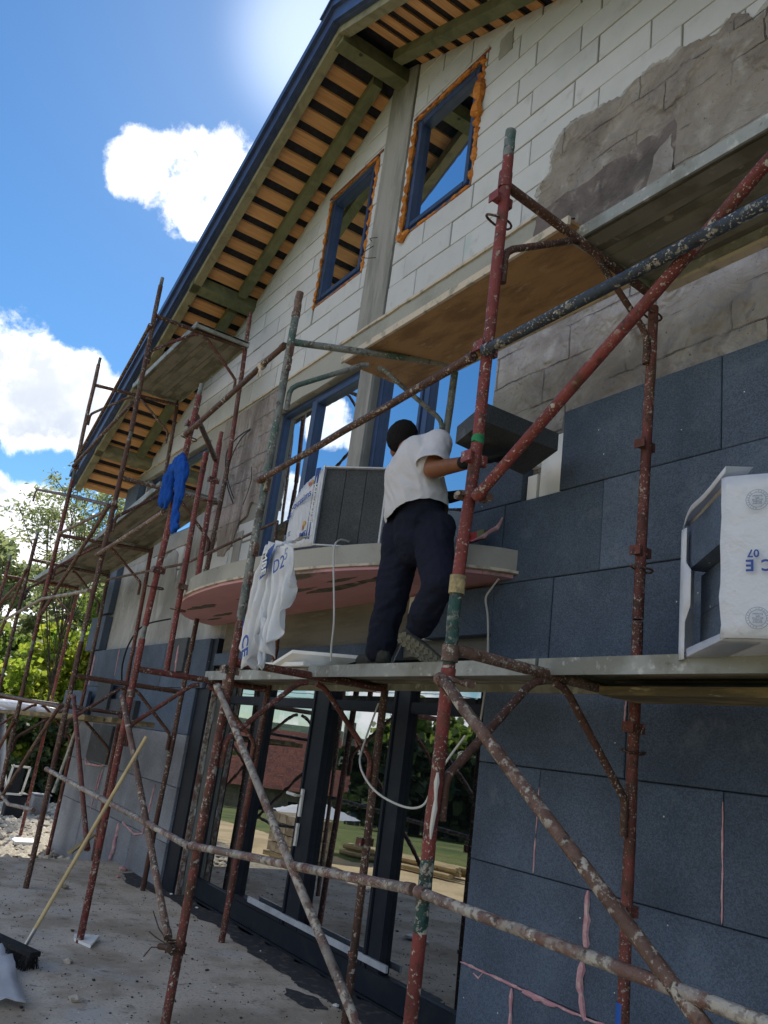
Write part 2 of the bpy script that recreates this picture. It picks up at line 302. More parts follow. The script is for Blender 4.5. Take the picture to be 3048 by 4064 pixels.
layered('ink_blue', (.03, .07, .30), (), .6, None)
layered('ink_faded', (.20, .26, .42), (), .6, None)
layered('ink_grey', (.22, .26, .34), (), .6, None)
layered('dot_red', (.45, .10, .08), (), .6, None); layered('dot_orange', (.55, .30, .06), (), .6, None)
layered('strip_navy', (.03, .06, .22), (), .6, None)
layered('cable_white', (.52, .50, .46), (), .6, None)
layered('cable_black', (.012, .013, .014), (), .5, None)
layered('wire_rusty', (.07, .04, .025), (), .7, None)
layered('level_red', (.45, .03, .03), (), .5, None); layered('level_yellow', (.22, .22, .10), (), .5, None)
layered('black_bristle', (.012, .012, .013), [((.03, .03, .03), 60, .5, .6)], .8, (120, .8, .01))
layered('bright_metal', (.5, .5, .52), (), .3, None, metal=.9)
layered('white_paint', (.7, .7, .68), [((.5, .48, .44), 5, .5, .7)], .6, (30, .2, .003))
layered('wall_beige', (.34, .31, .24), [((.22, .2, .16), 3, .4, .6)], .9)
layered('dark_window', (.01, .012, .014), (), .2, None)
layered('brick_pallet', (.36, .30, .22), [((.2, .15, .1), 6, .4, .6)], .9)
# outdoors
layered('sand', (.56, .44, .27), [((.42, .33, .20), 1.2, .4, .62, 8), ((.30, .24, .15), .35, .56, .7, 5, .6)], .95, (9, .6, .03), rnd=False, spec=.1)
layered('gravel_bed', (.40, .35, .27), [((.26, .23, .18), 12, .4, .6, 6)], .95, (35, .8, .02), rnd=False)
layered('river_stone', (.44, .39, .31), [((.32, .29, .24), 6, .4, .6), ((.55, .50, .42), 11, .55, .65)], .9, None, var=.2)
layered('dark_soil', (.05, .04, .025), [((.10, .08, .05), 9, .45, .6, 7)], .98, (20, .9, .03))
layered('meadow', (.10, .13, .03), [((.15, .16, .05), 1.1, .42, .62, 8), ((.06, .09, .02), .4, .5, .65, 6)], .95, (5, .8, .1), rnd=False)
layered('far_hill', (.035, .06, .035), [((.05, .085, .05), .02, .4, .6, 8), ((.02, .035, .022), .06, .5, .6, 8)], 1, (.05, 1, 8), rnd=False)
layered('bark', (.085, .065, .045), [((.04, .03, .02), 12, .4, .6)], .95, (25, .8, .02))
def leaf(name, base, light, tr=.45):
    mt, t, b, out = nodes(name); v = coords(t, None, False)
    c = mixc(t, ns(t, v, 1.0, 3, .5, .38, .62), base, light); c = mixc(t, ns(t, v, 9, 2, .5, .4, .65), c, tuple(x * .7 for x in base))
    t.links.new(c, b.inputs['Base Color']); b.inputs['Roughness'].default_value = .5
    tl = N(t, 'ShaderNodeBsdfTranslucent'); t.links.new(c, tl.inputs[0]); mx = N(t, 'ShaderNodeMixShader', ins={0: tr})
    t.links.new(b.outputs[0], mx.inputs[1]); t.links.new(tl.outputs[0], mx.inputs[2]); t.links.new(mx.outputs[0], out.inputs[0]); MAT[name] = mt
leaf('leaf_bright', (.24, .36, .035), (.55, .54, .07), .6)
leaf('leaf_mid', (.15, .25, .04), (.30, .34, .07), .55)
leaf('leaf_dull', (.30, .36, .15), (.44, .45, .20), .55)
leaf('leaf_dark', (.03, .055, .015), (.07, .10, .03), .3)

# ------------------------------------------------------------------ mesh helpers
def perp(d):
    d = d.normalized(); a = Vector((0, 0, 1)) if abs(d.z) < .9 else Vector((1, 0, 0))
    u = d.cross(a).normalized(); return u, d.cross(u).normalized()
class MB:
    def __init__(s): s.v = []; s.f = []; s.mi = []; s.cur = 0
    def face(s, idx): s.f.append(tuple(idx)); s.mi.append(s.cur)
    def box(s, x0, x1, y0, y1, z0, z1):
        return s.obox(Vector(((x0 + x1) / 2, (y0 + y1) / 2, (z0 + z1) / 2)), Vector((abs(x1 - x0) / 2, 0, 0)), Vector((0, abs(y1 - y0) / 2, 0)), Vector((0, 0, abs(z1 - z0) / 2)))
    def obox(s, c, a, b, d):
        n = len(s.v); c = Vector(c)
        for i in (-1, 1):
            for j in (-1, 1):
                for k in (-1, 1): s.v.append(c + a * i + b * j + d * k)
        for f in ((0, 1, 3, 2), (4, 6, 7, 5), (0, 4, 5, 1), (2, 3, 7, 6), (0, 2, 6, 4), (1, 5, 7, 3)): s.face([n + q for q in f])
        return s
    def bar(s, p, q, w, h, upv=(0, 0, 1)):
        p = Vector(p); q = Vector(q); d = (q - p); a = d / 2; dn = d.normalized(); u = Vector(upv); sd_ = dn.cross(u).normalized(); u = sd_.cross(dn).normalized()
        return s.obox((p + q) / 2, a, sd_ * w / 2, u * h / 2)
    def tube(s, pts, r, n=12, cap=True, jit=0):
        pts = [Vector(p) for p in pts]; rs = r if isinstance(r, (list, tuple)) else [r] * len(pts)
        base = len(s.v); u = None
        for i, p in enumerate(pts):
            if i == 0: d = pts[1] - p
            elif i == len(pts) - 1: d = p - pts[i - 1]
            else: d = (pts[i + 1] - p).normalized() + (p - pts[i - 1]).normalized()
            d.normalize()
            if u is None: u, w = perp(d)
            else:
                u = (u - d * u.dot(d)).normalized(); w = d.cross(u)
            for k in range(n):
                a = 2 * math.pi * k / n; rr = rs[i] * (1 + (random.uniform(-jit, jit) if jit else 0))
                s.v.append(p + (u * math.cos(a) + w * math.sin(a)) * rr)
        for i in range(len(pts) - 1):
            for k in range(n):
                a = base + i * n + k; b = base + i * n + (k + 1) % n; s.face((a, b, b + n, a + n))
        if cap:
            s.face([base + k for k in range(n)][::-1]); e = base + (len(pts) - 1) * n; s.face([e + k for k in range(n)])
        return s
    def prism(s, poly, y0, y1):
        """poly in (x,z), extruded y0 (front) to y1"""
        n = len(s.v); k = len(poly)
        for y in (y0, y1):
            for x, z in poly: s.v.append(Vector((x, y, z)))
        s.face([n + i for i in range(k)]); s.face([n + k + i for i in range(k)][::-1])
        for i in range(k):
            j = (i + 1) % k; s.face((n + i, n + k + i, n + k + j, n + j))
        return s
    def quad(s, a, b, c, d):
        n = len(s.v); s.v += [Vector(a), Vector(b), Vector(c), Vector(d)]; s.face((n, n + 1, n + 2, n + 3)); return s
    def mesh(s, name):
        me = bpy.data.meshes.new(name); me.from_pydata([tuple(v) for v in s.v], [], s.f); me.update(); return me
    def obj(s, name, mats, parent=None, smooth=False, fix=True, loc=None):
        me = s.mesh(name)
        if fix:
            bm = bmesh.new(); bm.from_mesh(me); bmesh.ops.recalc_face_normals(bm, faces=bm.faces)
            big = [f for f in bm.faces if len(f.verts) > 6]
            mi = None
            if big: bmesh.ops.triangulate(bm, faces=big)
            bm.to_mesh(me); bm.free()
        if not isinstance(mats, (list, tuple)): mats = [mats]
        for q in mats: me.materials.append(MAT[q])
        if len(mats) > 1 and len(me.polygons) == len(s.mi):
            for i, p in enumerate(me.polygons): p.material_index = s.mi[i]
        o = bpy.data.objects.new(name, me); COL.objects.link(o)
        if smooth:
            for p in me.polygons: p.use_smooth = True
            try: me.set_sharp_from_angle(angle=R(40))
            except Exception: pass
        if parent is not None: o.parent = parent
        return o
def tag(o, label, cat, group=None, kind=None):
    if label: o['label'] = label
    if cat: o['category'] = cat
    if group: o['group'] = group
    if kind: o['kind'] = kind
    return o
def thing(name, label, cat, group=None, loc=(0, 0, 0)):
    o = bpy.data.objects.new(name, None); COL.objects.link(o); o.empty_display_size = .2
    return tag(o, label, cat, group)
def struct(o): o['kind'] = 'structure'; return o
def stuff(o): o['kind'] = 'stuff'; return o
def lerp(a, b, t): return Vector(a).lerp(Vector(b), t)

# ------------------------------------------------------------------ ground
def hgt(x, y):
    d = math.hypot(x + 8, y - 1)
    z = -.14
    if y < 0.5: z -= .068 * max(0, d - 7)
    else: z -= .02 * max(0, d - 9)
    if x < -9: z = min(z, -.32 - .0 * x)
    if x < -24 and y > 0: z = -.3 + .05 * (-x - 24)
    return z + .05 * mnoise.noise(Vector((x * .25, y * .25, 0)))
g = MB(); xs = [-600, -400, -250, -160, -110, -80, -60, -48, -38, -30, -25, -21, -18, -16, -14, -12.5, -11, -9.9, -9.42, -8, -6, -4, -2, 0, 3, 8, 20, 50, 120, 300, 600]
ys = [-600, -400, -250, -160, -110, -80, -60, -45, -35, -28, -22, -17, -13, -10, -7.5, -5.5, -4, -2.7, -1.5, -.5, .3, 1.2, 2.2, 3.2, 4.5, 6, 8, 11, 15, 20, 30, 50, 120, 300, 600]
for y in ys:
    for x in xs: g.v.append(Vector((x, y, hgt(x, y) if abs(x) < 130 and abs(y) < 130 else -8.5)))
nx = len(xs)
for j in range(len(ys) - 1):
    for i in range(nx - 1):
        cx = (xs[i] + xs[i + 1]) / 2; cy = (ys[j] + ys[j + 1]) / 2
        a = j * nx + i; g.cur = 0
        dd = math.hypot(cx + 5, cy)
        if cx < -9.4 and cy > .5 and cx > -18: g.cur = 1
        elif cx < -18 and cy > -1: g.cur = 2
        elif cy < -1.5 and dd > 8.5: g.cur = 3
        elif dd > 14: g.cur = 3
        g.face((a, a + 1, a + 1 + nx, a + nx))
struct(g.obj('ground', ['sand', 'gravel_bed', 'dark_soil', 'meadow'], fix=False))
sl = MB(); sl.prism([(0, 0)] * 0 or [(-9.42, -.45), (3.5, -.45), (3.5, 0), (-9.42, 0)], .45, 3.5)
struct(sl.obj('concrete_slab', 'slab_concrete'))
# loose stones on the gravel bed
st = MB(); random.seed(3)
def stone(mb, c, r, sq=.55):
    n = len(mb.v); k = 6; ph = random.random() * 6
    for z, q in ((-.6, .75), (.25, 1.0)):
        for i in range(k):
            a = ph + i * 2 * math.pi / k; rr = r * q * random.uniform(.75, 1.2)
            mb.v.append(Vector((c[0] + rr * math.cos(a), c[1] + rr * .8 * math.sin(a), c[2] + z * r * sq)))
    mb.v.append(Vector((c[0], c[1], c[2] + r * sq)))
    for i in range(k):
        j = (i + 1) % k; mb.face((n + i, n + j, n + k + j, n + k + i)); mb.face((n + k + i, n + k + j, n + 2 * k))
for i in range(5200):
    x = random.uniform(-17.8, -9.5); y = random.uniform(1.0, 5.6)
    stone(st, (x, y, hgt(x, y) + .02), random.uniform(.025, .085) * (1.3 if random.random() < .1 else 1))
tag(stuff(st.obj('river_gravel', 'river_stone')), 'pale sunlit river stones spread beyond the concrete slab', 'gravel')
# soil left at the slab's corner
so_ = MB(); random.seed(5); nn = 14
for j in range(nn + 1):
    for i in range(nn + 1):
        u = i / nn; w = j / nn; x = -9.38 - 1.35 * u; y = 2.15 + 1.1 * w
        z = -.34 + .42 * math.sin(math.pi * min(1, w * .9 + .25)) * (1 - u) ** .6 * (.55 + .45 * w) + .04 * mnoise.noise(Vector((x * 4, y * 4, 1)))
        so_.v.append(Vector((x, y, z)))
for j in range(nn):
    for i in range(nn): a = j * (nn + 1) + i; so_.face((a, a + 1, a + nn + 2, a + nn + 1))
tag(so_.obj('earth_mound', 'dark_soil', smooth=True), 'dark heap of soil against the slab edge below the wall corner', 'soil heap', kind='stuff')

# ------------------------------------------------------------------ house
house = thing('house', 'unfinished gabled house of white aerated blocks under grey insulation boards', 'house')
PK = (-5.75, 7.99); SLP = .45
def roofz(x): return PK[1] - SLP * abs(x - PK[0])
def sub_rect(rects, h):
    out = []
    for (a, b, c, d) in rects:
        x0, x1, z0, z1 = h
        if x1 <= a or x0 >= b or z1 <= c or z0 >= d: out.append((a, b, c, d)); continue
        if a < x0: out.append((a, x0, c, d))
        if b > x1: out.append((x1, b, c, d))
        aa = max(a, x0); bb = min(b, x1)
        if c < z0: out.append((aa, bb, c, z0))
        if d > z1: out.append((aa, bb, z1, d))
    return out
def clip_roof(x0, x1, z0, z1, inset=0.0):
    poly = [(x0, z0), (x1, z0), (x1, z1), (x0, z1)]
    for sg in (1, -1):
        f = lambda p: (PK[1] - inset + (sg * SLP) * (p[0] - PK[0])) - p[1]
        out = []
        for i in range(len(poly)):
            p = poly[i]; q = poly[(i + 1) % len(poly)]; a = f(p); b = f(q)
            if a >= 0: out.append(p)
            if (a >= 0) != (b >= 0): t = a / (a - b); out.append((p[0] + (q[0] - p[0]) * t, p[1] + (q[1] - p[1]) * t))
        poly = out
        if len(poly) < 3: return None
    ar = abs(sum(poly[i][0] * poly[(i + 1) % len(poly)][1] - poly[(i + 1) % len(poly)][0] * poly[i][1] for i in range(len(poly)))) / 2
    return poly if ar > .002 else None
W1 = (-7.03, -6.10, 5.83, 7.15); W2 = (-5.46, -4.49, 5.87, 7.15)
D1 = (-7.47, -5.81, 2.72, 4.76); D2 = (-5.58, -3.93, 2.72, 4.76); WL = (-11.80, -9.35, 3.82, 4.93)
LD = (-7.74, -3.66, 0.0, 2.10)
COLG = (-5.99, -5.55, 5.07, 8.2)
# masonry behind everything
wm = MB()
rs = [(-12.4, 4.0, -.6, 5.1)]
for h in (D1, D2, WL, LD): rs = sub_rect(rs, h)
for r_ in rs: wm.box(r_[0], r_[1], 3.212, 3.45, r_[2], r_[3])
rs = [(-12.4, 4.0, 5.1, 8.2)]
for h in (W1, W2): rs = sub_rect(rs, h)
for r_ in rs:
    p = clip_roof(*r_)
    if p: wm.prism(p, 3.212, 3.45)
wm.box(-12.4, -12.16, 3.45, 11, -.6, 5.0); wm.box(-12.4, 4, 11, 11.2, -.6, 5.0); wm.box(3.8, 4, 3.45, 11, -.6, 4)
wall = wm.obj('wall', 'mortar', house)
rm = MB(); rm.box(-12.1, 3.7, 5.6, 5.7, -.1, 7.2); rm.box(-12.1, 3.7, 3.5, 5.6, 2.55, 2.68); rm.obj('inner_partition', 'concrete', house)
# aerated blocks, one object each
random.seed(11)
BH = .2325; BW = .645
def block(parent, poly, y=3.2, dep=.05):
    mb = MB(); dy = random.uniform(-.004, .003); g_ = random.uniform(.0035, .0075)
    cx = sum(p[0] for p in poly) / len(poly); cz = sum(p[1] for p in poly) / len(poly)
    P2 = []
    for x, z in poly:
        P2.append((x + (g_ if x < cx else -g_), z + (g_ if z < cz else -g_)))
    P3 = [(x + (.004 if x < cx else -.004), z + (.004 if z < cz else -.004)) for x, z in P2]
    k = len(P2); n = len(mb.v)
    for pp, yy in ((P3, y + dy), (P2, y + dy + .004), (P2, y + dep)):
        for x, z in pp: mb.v.append(Vector((x, yy, z)))
    mb.face(range(k))
    for L in range(2):
        for i in range(k):
            j = (i + 1) % k; mb.face((n + L * k + i, n + (L + 1) * k + i, n + (L + 1) * k + j, n + L * k + j))
    o = mb.obj('block', 'aerated_block', parent)
    return o
nblk = 0
for k in range(0, 13):
    z0 = 5.155 + BH * k; z1 = z0 + BH
    if k == 0: z0 = 5.075
    x = (-3.18 if k % 2 == 0 else -3.385) - BW * 16
    if k % 3 == 2: x += .03
    while x < 1.2:
        xa, xb = x, x + BW * 1.0; x = xb
        rs = [(max(xa, -12.38), xb, z0, z1)] if xb > -12.3 else []
        for h in (W1, W2, COLG): rs = sub_rect(rs, (h[0] - .012, h[1] + .012, h[2] - .012, h[3] + .03))
        for r_ in rs:
            if r_[1] - r_[0] < .03 or r_[3] - r_[2] < .03: continue
            p = clip_roof(*r_, inset=.01)
            if p and r_[0] < 1.0: block(wall, p); nblk += 1
# patches of bare block low on the storey below
for (xa, xb, z0, z1) in [(-9.9, -9.55, 3.3, 3.6), (-9.54, -9.0, 3.4, 3.62), (-8.6, -7.98, 2.9, 3.13), (-7.97, -7.5, 2.9, 3.13), (-8.75, -8.12, 3.14, 3.37), (-8.11, -7.5, 3.14, 3.37), (-8.6, -7.98, 3.38, 3.6), (-7.97, -7.5, 3.38, 3.6),
                         (-9.9, -9.27, 3.07, 3.29), (-9.26, -8.76, 3.14, 3.37), (-10.9, -10.3, 3.4, 3.62), (-3.6, -3.1, 2.97, 3.2), (-3.6, -3.1, 3.21, 3.45), (-11.78, -11.2, 3.6, 3.8), (-11.95, -11.81, 3.8, 4.9)]:
    block(wall, [(xa, z0), (xb, z0), (xb, z1), (xa, z1)])
# ring beam, columns
def ragged(poly, amp=.01, step=.12, seed=0):
    rnd = random.Random(seed); out = []
    for i in range(len(poly)):
        p = Vector(poly[i]); q = Vector(poly[(i + 1) % len(poly)]); n = max(1, int((q - p).length / step))
        for k in range(n):
            c = p.lerp(q, k / n)
            if k: c += Vector((rnd.uniform(-amp, amp), rnd.uniform(-amp, amp)))
            out.append((c.x, c.y))
    return out
bm_ = MB(); bm_.prism(ragged([(-12.39, 4.93), (-9.35, 4.93), (-9.33, 4.76), (-3.6, 4.76), (-3.6, 5.09), (-12.39, 5.06)], .008, .3, 2), 3.193, 3.25)
bm_.obj('ring_beam', 'concrete', wall)
lp = MB(); lp.prism(ragged([(-12.3, 5.062), (-3.6, 5.092), (-3.6, 5.115), (-12.3, 5.08)], .006, .15, 4), 3.175, 3.2); lp.obj('mortar_lip', 'cream_scrim', wall)
c_ = MB(); c_.prism(clip_roof(-5.985, -5.555, 5.08, 8.2, .01), 3.188, 3.26); c_.obj('concrete_column', 'concrete_column', wall)
c_ = MB(); c_.box(-5.805, -5.585, 3.19, 3.5, 2.68, 4.765); c_.obj('concrete_column', 'concrete_column', wall)
c_ = MB(); c_.box(-7.98, -7.80, 3.185, 3.3, 2.7, 3.5); c_.obj('concrete_column', 'concrete_column', wall)
c_ = MB(); c_.prism(ragged([(-9.35, 2.6), (-8.95, 2.6), (-8.9, 4.76), (-9.33, 4.76)], .01, .2, 6), 3.188, 3.3); c_.obj('concrete_column', 'concrete_column', wall)
def coat(name, mat, poly, y0, y1=3.21, amp=.02, step=.06, seed=1, parent=wall):
    mb = MB(); mb.prism(ragged(poly, amp, step, seed), y0, y1); return mb.obj(name, mat, parent)
# render coats
edge = [(-3.66, 5.12), (-3.65, 5.36), (-3.54, 5.41), (-3.53, 5.57), (-3.47, 5.67), (-3.36, 5.69), (-3.26, 5.68), (-3.05, 5.67), (-2.95, 5.62), (-2.86, 5.67), (-2.70, 5.67), (-2.54, 5.63), (-2.49, 5.66), (-2.34, 5.60), (-2.25, 5.57), (-2.17, 5.64), (-2.07, 5.56), (-2.04, 5.47), (-1.95, 5.50), (-1.5, 5.62), (-.8, 5.5), (1.0, 5.6), (1.0, 5.1)]
e2 = [(x - .035, z + .02 + .03 * math.sin(x * 9)) if i < 21 else (x, z) for i, (x, z) in enumerate(edge)]
coat('render_smear', 'plaster_thin', ragged(e2, .03, .09, 61), 3.194, 3.205, .014, .022, 62)
coat('render_coat', 'plaster_brown', ragged(edge, .022, .08, 63), 3.190, 3.205, .010, .02, 3)
coat('render_coat', 'plaster_wet', [(-3.66, 5.13), (-3.1, 5.13), (-2.5, 5.15), (-1.5, 5.16), (1, 5.16), (1, 4.6), (-2.3, 4.68), (-2.5, 4.9), (-2.62, 4.72), (-3.62, 4.66)], 3.183, 3.205, .02, .07, 4)
coat('render_coat', 'plaster_brown', [(-2.51, 4.68), (-1.6, 4.68), (1, 4.68), (1, 5.4), (-1.6, 5.38), (-1.95, 5.42), (-2.2, 5.50), (-2.36, 5.46), (-2.48, 5.53), (-2.52, 5.3), (-2.50, 5.0)], 3.172, 3.205, .014, .05, 14)
coat('render_coat', 'plaster_pale', [(-2.72, 4.66), (-2.52, 4.66), (-2.54, 5.06), (-2.66, 4.98)], 3.178, 3.205, .012, .04, 15)
coat('render_coat', 'plaster_pale', [(-3.92, 2.9), (1, 2.9), (1, 4.7), (-2.4, 4.70), (-3.0, 4.78), (-3.92, 4.74)], 3.187, 3.205, .006, .1, 5)
coat('render_coat', 'plaster_purple', [(-8.93, 3.62), (-8.62, 3.35), (-8.52, 3.55), (-8.40, 3.3), (-8.22, 3.28), (-8.04, 3.40), (-7.97, 3.62), (-7.80, 3.66), (-7.74, 3.8), (-7.48, 3.72), (-7.48, 5.055), (-8.93, 5.03)], 3.187, 3.205, .014, .06, 6)
coat('render_coat', 'plaster_grey', [(-12.38, -.4), (-7.74, -.4), (-7.74, 2.7), (-8.7, 2.85), (-8.75, 3.2), (-8.95, 3.12), (-9.12, 3.5), (-9.3, 3.3), (-9.37, 3.22), (-9.5, 3.42), (-9.62, 3.1), (-9.72, 3.5), (-9.93, 3.58), (-10.4, 3.45), (-10.9, 3.68), (-12.38, 3.8)], 3.187, 3.205, .016, .07, 7)
coat('render_coat', 'plaster_grey', [(-12.38, 3.8), (-11.95, 3.8), (-11.95, 4.93), (-12.38, 4.93)], 3.187, 3.205, .006, .1, 8)
coat('render_coat', 'lintel_concrete', [(-7.74, 2.10), (-3.6, 2.10), (-3.6, 2.56), (-7.74, 2.56)], 3.18, 3.205, .004, .1, 9)
coat('render_coat', 'concrete', [(-11.78, 3.56), (-9.36, 3.60), (-9.36, 3.80), (-11.8, 3.78)], 3.183, 3.205, .006, .1, 10)
coat('render_coat', 'concrete', [(-4.66, 7.02), (-4.50, 7.02), (-4.50, 7.0), (-4.3, 7.0)][:0] or [(-4.28, 6.95), (-4.12, 6.95), (-4.12, 7.16), (-4.28, 7.16)], 3.192, 3.205, .012, .04, 11)

# ---- insulation boards: one object per board
ins = bpy.data.objects.new('insulation_layer', None); COL.objects.link(ins); ins.parent = house
def iboard(x0, x1, z0, z1, y0=3.1, y1=3.186, mat='graphite_foam', parent=ins):
    mb = MB(); g_ = .0022; dy = random.uniform(-.0025, .0025)
    x0 += g_; x1 -= g_; z0 += g_; z1 -= g_; n = 0; b_ = .004
    for (e, yy) in ((b_, y0 + dy), (0, y0 + dy + b_), (0, y1)):
        mb.v += [Vector((x0 + e, yy, z0 + e)), Vector((x1 - e, yy, z0 + e)), Vector((x1 - e, yy, z1 - e)), Vector((x0 + e, yy, z1 - e))]
    mb.face((0, 1, 2, 3)); mb.face((11, 10, 9, 8))
    for L in (0, 4):
        for i in range(4): j = (i + 1) % 4; mb.face((L + i, L + 4 + i, L + 4 + j, L + j))
    return mb.obj('insulation_board', mat, parent)
random.seed(21)
rows = [(.0, .485, [-3.63, -3.235, -2.23, -1.2, -.2, .8]), (.485, .99, [-3.63, -2.80, -1.78, -.76, .3]), (.99, 1.49, [-3.63, -3.15, -2.115, -1.1, 0]), (1.49, 1.99, [-3.63, -2.62, -1.6, -.6, .4]),
        (1.99, 2.49, [-3.63, -3.155, -2.13, -1.1, 0]), (2.49, 2.983, [-3.60, -2.835, -1.81, -.8, .2]), (2.983, 3.468, [-3.16, -2.145, -1.12, -.1, .9])]
for z0, z1, xs_ in rows:
    for a, b in zip(xs_, xs_[1:]): iboard(a, b, z0, z1)
iboard(-4.28, -3.632, 2.2, 2.49); iboard(-3.94, -3.602, 2.70, 2.983); iboard(-3.94, -3.47, 2.985, 3.47)
iboard(-4.52, -4.29, 2.2, 2.50, 3.12, 3.178, 'white_foam'); iboard(-3.375, -3.165, 2.986, 3.37, 3.15, 3.182, 'white_foam'); iboard(-3.468, -3.385, 2.986, 3.15, 3.14, 3.182, 'white_foam'); iboard(-3.468, -3.40, 3.20, 3.37, 3.14, 3.182, 'white_foam')
iboard(-7.72, -4.6, 2.08, 2.20, 3.1, 3.178)
# left bay
L_ = [(-.42, .39, [-12.3, -11.1, -10.2, -9.1, -8.06]), (.39, .90, [-12.32, -11.42, -10.55, -9.53, -8.5, -8.06]), (.90, 1.40, [-12.34, -11.3, -10.45, -9.4, -8.06]), (1.40, 1.86, [-12.36, -11.55, -10.5, -9.62, -8.06]), (1.86, 2.36, [-12.36, -11.95, -11.0, -10.1, -9.2, -8.4, -7.9])]
for z0, z1, xs_ in L_:
    for a, b in zip(xs_, xs_[1:]): iboard(a, b, z0, z1, mat='graphite_foam' if z0 > .9 else 'graphite_pale')
for a in [(-12.72, -11.98, 2.37, 2.86, 3.08, 3.18), (-12.5, -12.0, 2.9, 3.75, 3.1, 3.18), (-12.42, -11.82, 3.95, 4.86, 3.09, 3.18)]: iboard(*a[:4], y0=a[4], y1=a[5])
for a in [(-8.9, -8.38, 2.02, 2.38, 3.03, 3.095), (-11.5, -9.7, 1.42, 1.70, 3.04, 3.095), (-11.3, -10.7, 1.56, 1.92, 3.0, 3.036), (-11.35, -10.45, .92, 1.38, 3.06, 3.096)]: iboard(*a[:4], y0=a[4], y1=a[5], mat='graphite_cut')
iboard(-12.9, -11.6, 1.42, 1.78, 2.98, 3.03)
# smeared joints and spray foam
def worm(name, pts, r, mat, parent, jit=.35, seed=0, step=.03, flat=None):
    rnd = random.Random(seed); P = []; Rr = []
    pts = [Vector(p) for p in pts]
    for a, b in zip(pts, pts[1:]):
        n = max(1, int((b - a).length / step))
        for k in range(n): P.append(a.lerp(b, k / n) + Vector((rnd.uniform(-1, 1), rnd.uniform(-.5, .5), rnd.uniform(-1, 1))) * r * .35); Rr.append(r * rnd.uniform(1 - jit, 1 + jit))
    P.append(pts[-1]); Rr.append(r * .4); Rr[0] *= .5
    return MB().tube(P, Rr, 7).obj(name, mat, parent, smooth=True)
Y3 = 3.096
for i, (pts, r) in enumerate([([(-2.795, Y3, .99), (-2.79, Y3, .74)], .013), ([(-2.80, Y3, .70), (-2.81, Y3, .59), (-2.77, Y3, .47)], .016), ([(-3.63, Y3, .487), (-3.24, Y3, .484), (-2.9, Y3, .48), (-2.5, Y3, .486)], .006),
                              ([(-3.235, Y3, .47), (-3.23, Y3, .30), (-3.25, Y3, .18)], .009), ([(-3.16, Y3, .475), (-2.95, Y3, .474)], .010), ([(-3.52, Y3, .46), (-3.48, Y3, .45), (-3.45, Y3, .48)], .005), ([(-3.147, Y3, 1.40), (-3.147, Y3, 1.18)], .003), ([(-3.147, Y3, 1.16), (-3.147, Y3, 1.0)], .005),
                              ([(-2.113, Y3, 1.45), (-2.113, Y3, 1.0)], .0035), ([(-2.62, Y3, 1.84), (-2.63, Y3, 1.72)], .006), ([(-3.605, 3.09, 2.90), (-3.61, 3.06, 2.83), (-3.66, 3.0, 2.77), (-3.74, 2.98, 2.745)], .012),
                              ([(-9.57, Y3, .37), (-9.53, 3.08, .12), (-9.56, 3.07, -.02)], .022), ([(-9.46, Y3, .40), (-9.0, Y3, .34), (-8.76, Y3, .38), (-8.70, Y3, .6), (-8.68, Y3, .87)], .009), ([(-10.74, Y3, .36), (-10.72, Y3, .8)], .006),
                              ([(-11.0, Y3, 2.34), (-10.98, Y3, 2.0)], .007), ([(-12.15, Y3, 2.3), (-12.12, Y3, 1.87)], .012), ([(-11.3, 3.05, .94), (-11.22, 3.05, .87), (-10.7, Y3, .89), (-10.55, Y3, .92)], .012), ([(-10.6, Y3, .86), (-10.66, Y3, .62)], .008), ([(-8.6, 3.03, 2.3), (-8.55, 3.03, 2.0)], .012)]):
    worm('spray_foam', pts, r, 'pink_foam_spray', ins, seed=i)

# ---- windows
def member(parent, name, mat, x0, x1, z0, z1, y0, y1):
    mb = MB(); e = .006
    mb.prism([(x0 + e, z0 + e), (x1 - e, z0 + e), (x1 - e, z1 - e), (x0 + e, z1 - e)], y0, y0 + e)
    mb.prism([(x0, z0), (x1, z0), (x1, z1), (x0, z1)], y0 + e, y1)
    return mb.obj(name, mat, parent)
def unit(label, x0, x1, z0, z1, yf, fw, mat, gmat, mulls=(), sash=(), sw=.06, transoms=(), cat=None, bot=None, name='window'):
    w = bpy.data.objects.new(name, None); COL.objects.link(w); w.parent = house
    if label: w['label'] = label
    bt = bot or fw
    member(w, 'frame', mat, x0, x0 + fw, z0, z1, yf, yf + .08); member(w, 'frame', mat, x1 - fw, x1, z0, z1, yf, yf + .08)
    member(w, 'frame', mat, x0 + fw, x1 - fw, z1 - fw, z1, yf, yf + .08); member(w, 'frame', mat, x0 + fw, x1 - fw, z0, z0 + bt, yf, yf + .08)
    for mx_, mw in mulls: member(w, 'mullion', mat, mx_ - mw / 2, mx_ + mw / 2, z0 + bt, z1 - fw, yf - .004, yf + .08)
    edges = [x0 + fw] + sum([[m_[0] - m_[1] / 2, m_[0] + m_[1] / 2] for m_ in mulls], []) + [x1 - fw]
    for i in range(0, len(edges), 2):
        a, b = edges[i], edges[i + 1]; c, d = z0 + bt, z1 - fw
        if (i // 2) in sash:
            for q in ((a, a + sw, c, d), (b - sw, b, c, d), (a + sw, b - sw, d - sw, d), (a + sw, b - sw, c, c + sw)): member(w, 'sash', mat, *q, yf - .015, yf + .06)
            a += sw; b -= sw; c += sw; d -= sw
        zs = [c]
        for tz, tw in transoms: member(w, 'transom', mat, a, b, tz - tw / 2, tz + tw / 2, yf + .002, yf + .06); zs += [tz - tw / 2, tz + tw / 2]
        zs.append(d)
        for j in range(0, len(zs), 2):
            MB().box(a - .002, b + .002, yf + .036, yf + .05, zs[j] - .002, zs[j + 1] + .002).obj('pane', gmat, w)
    return w
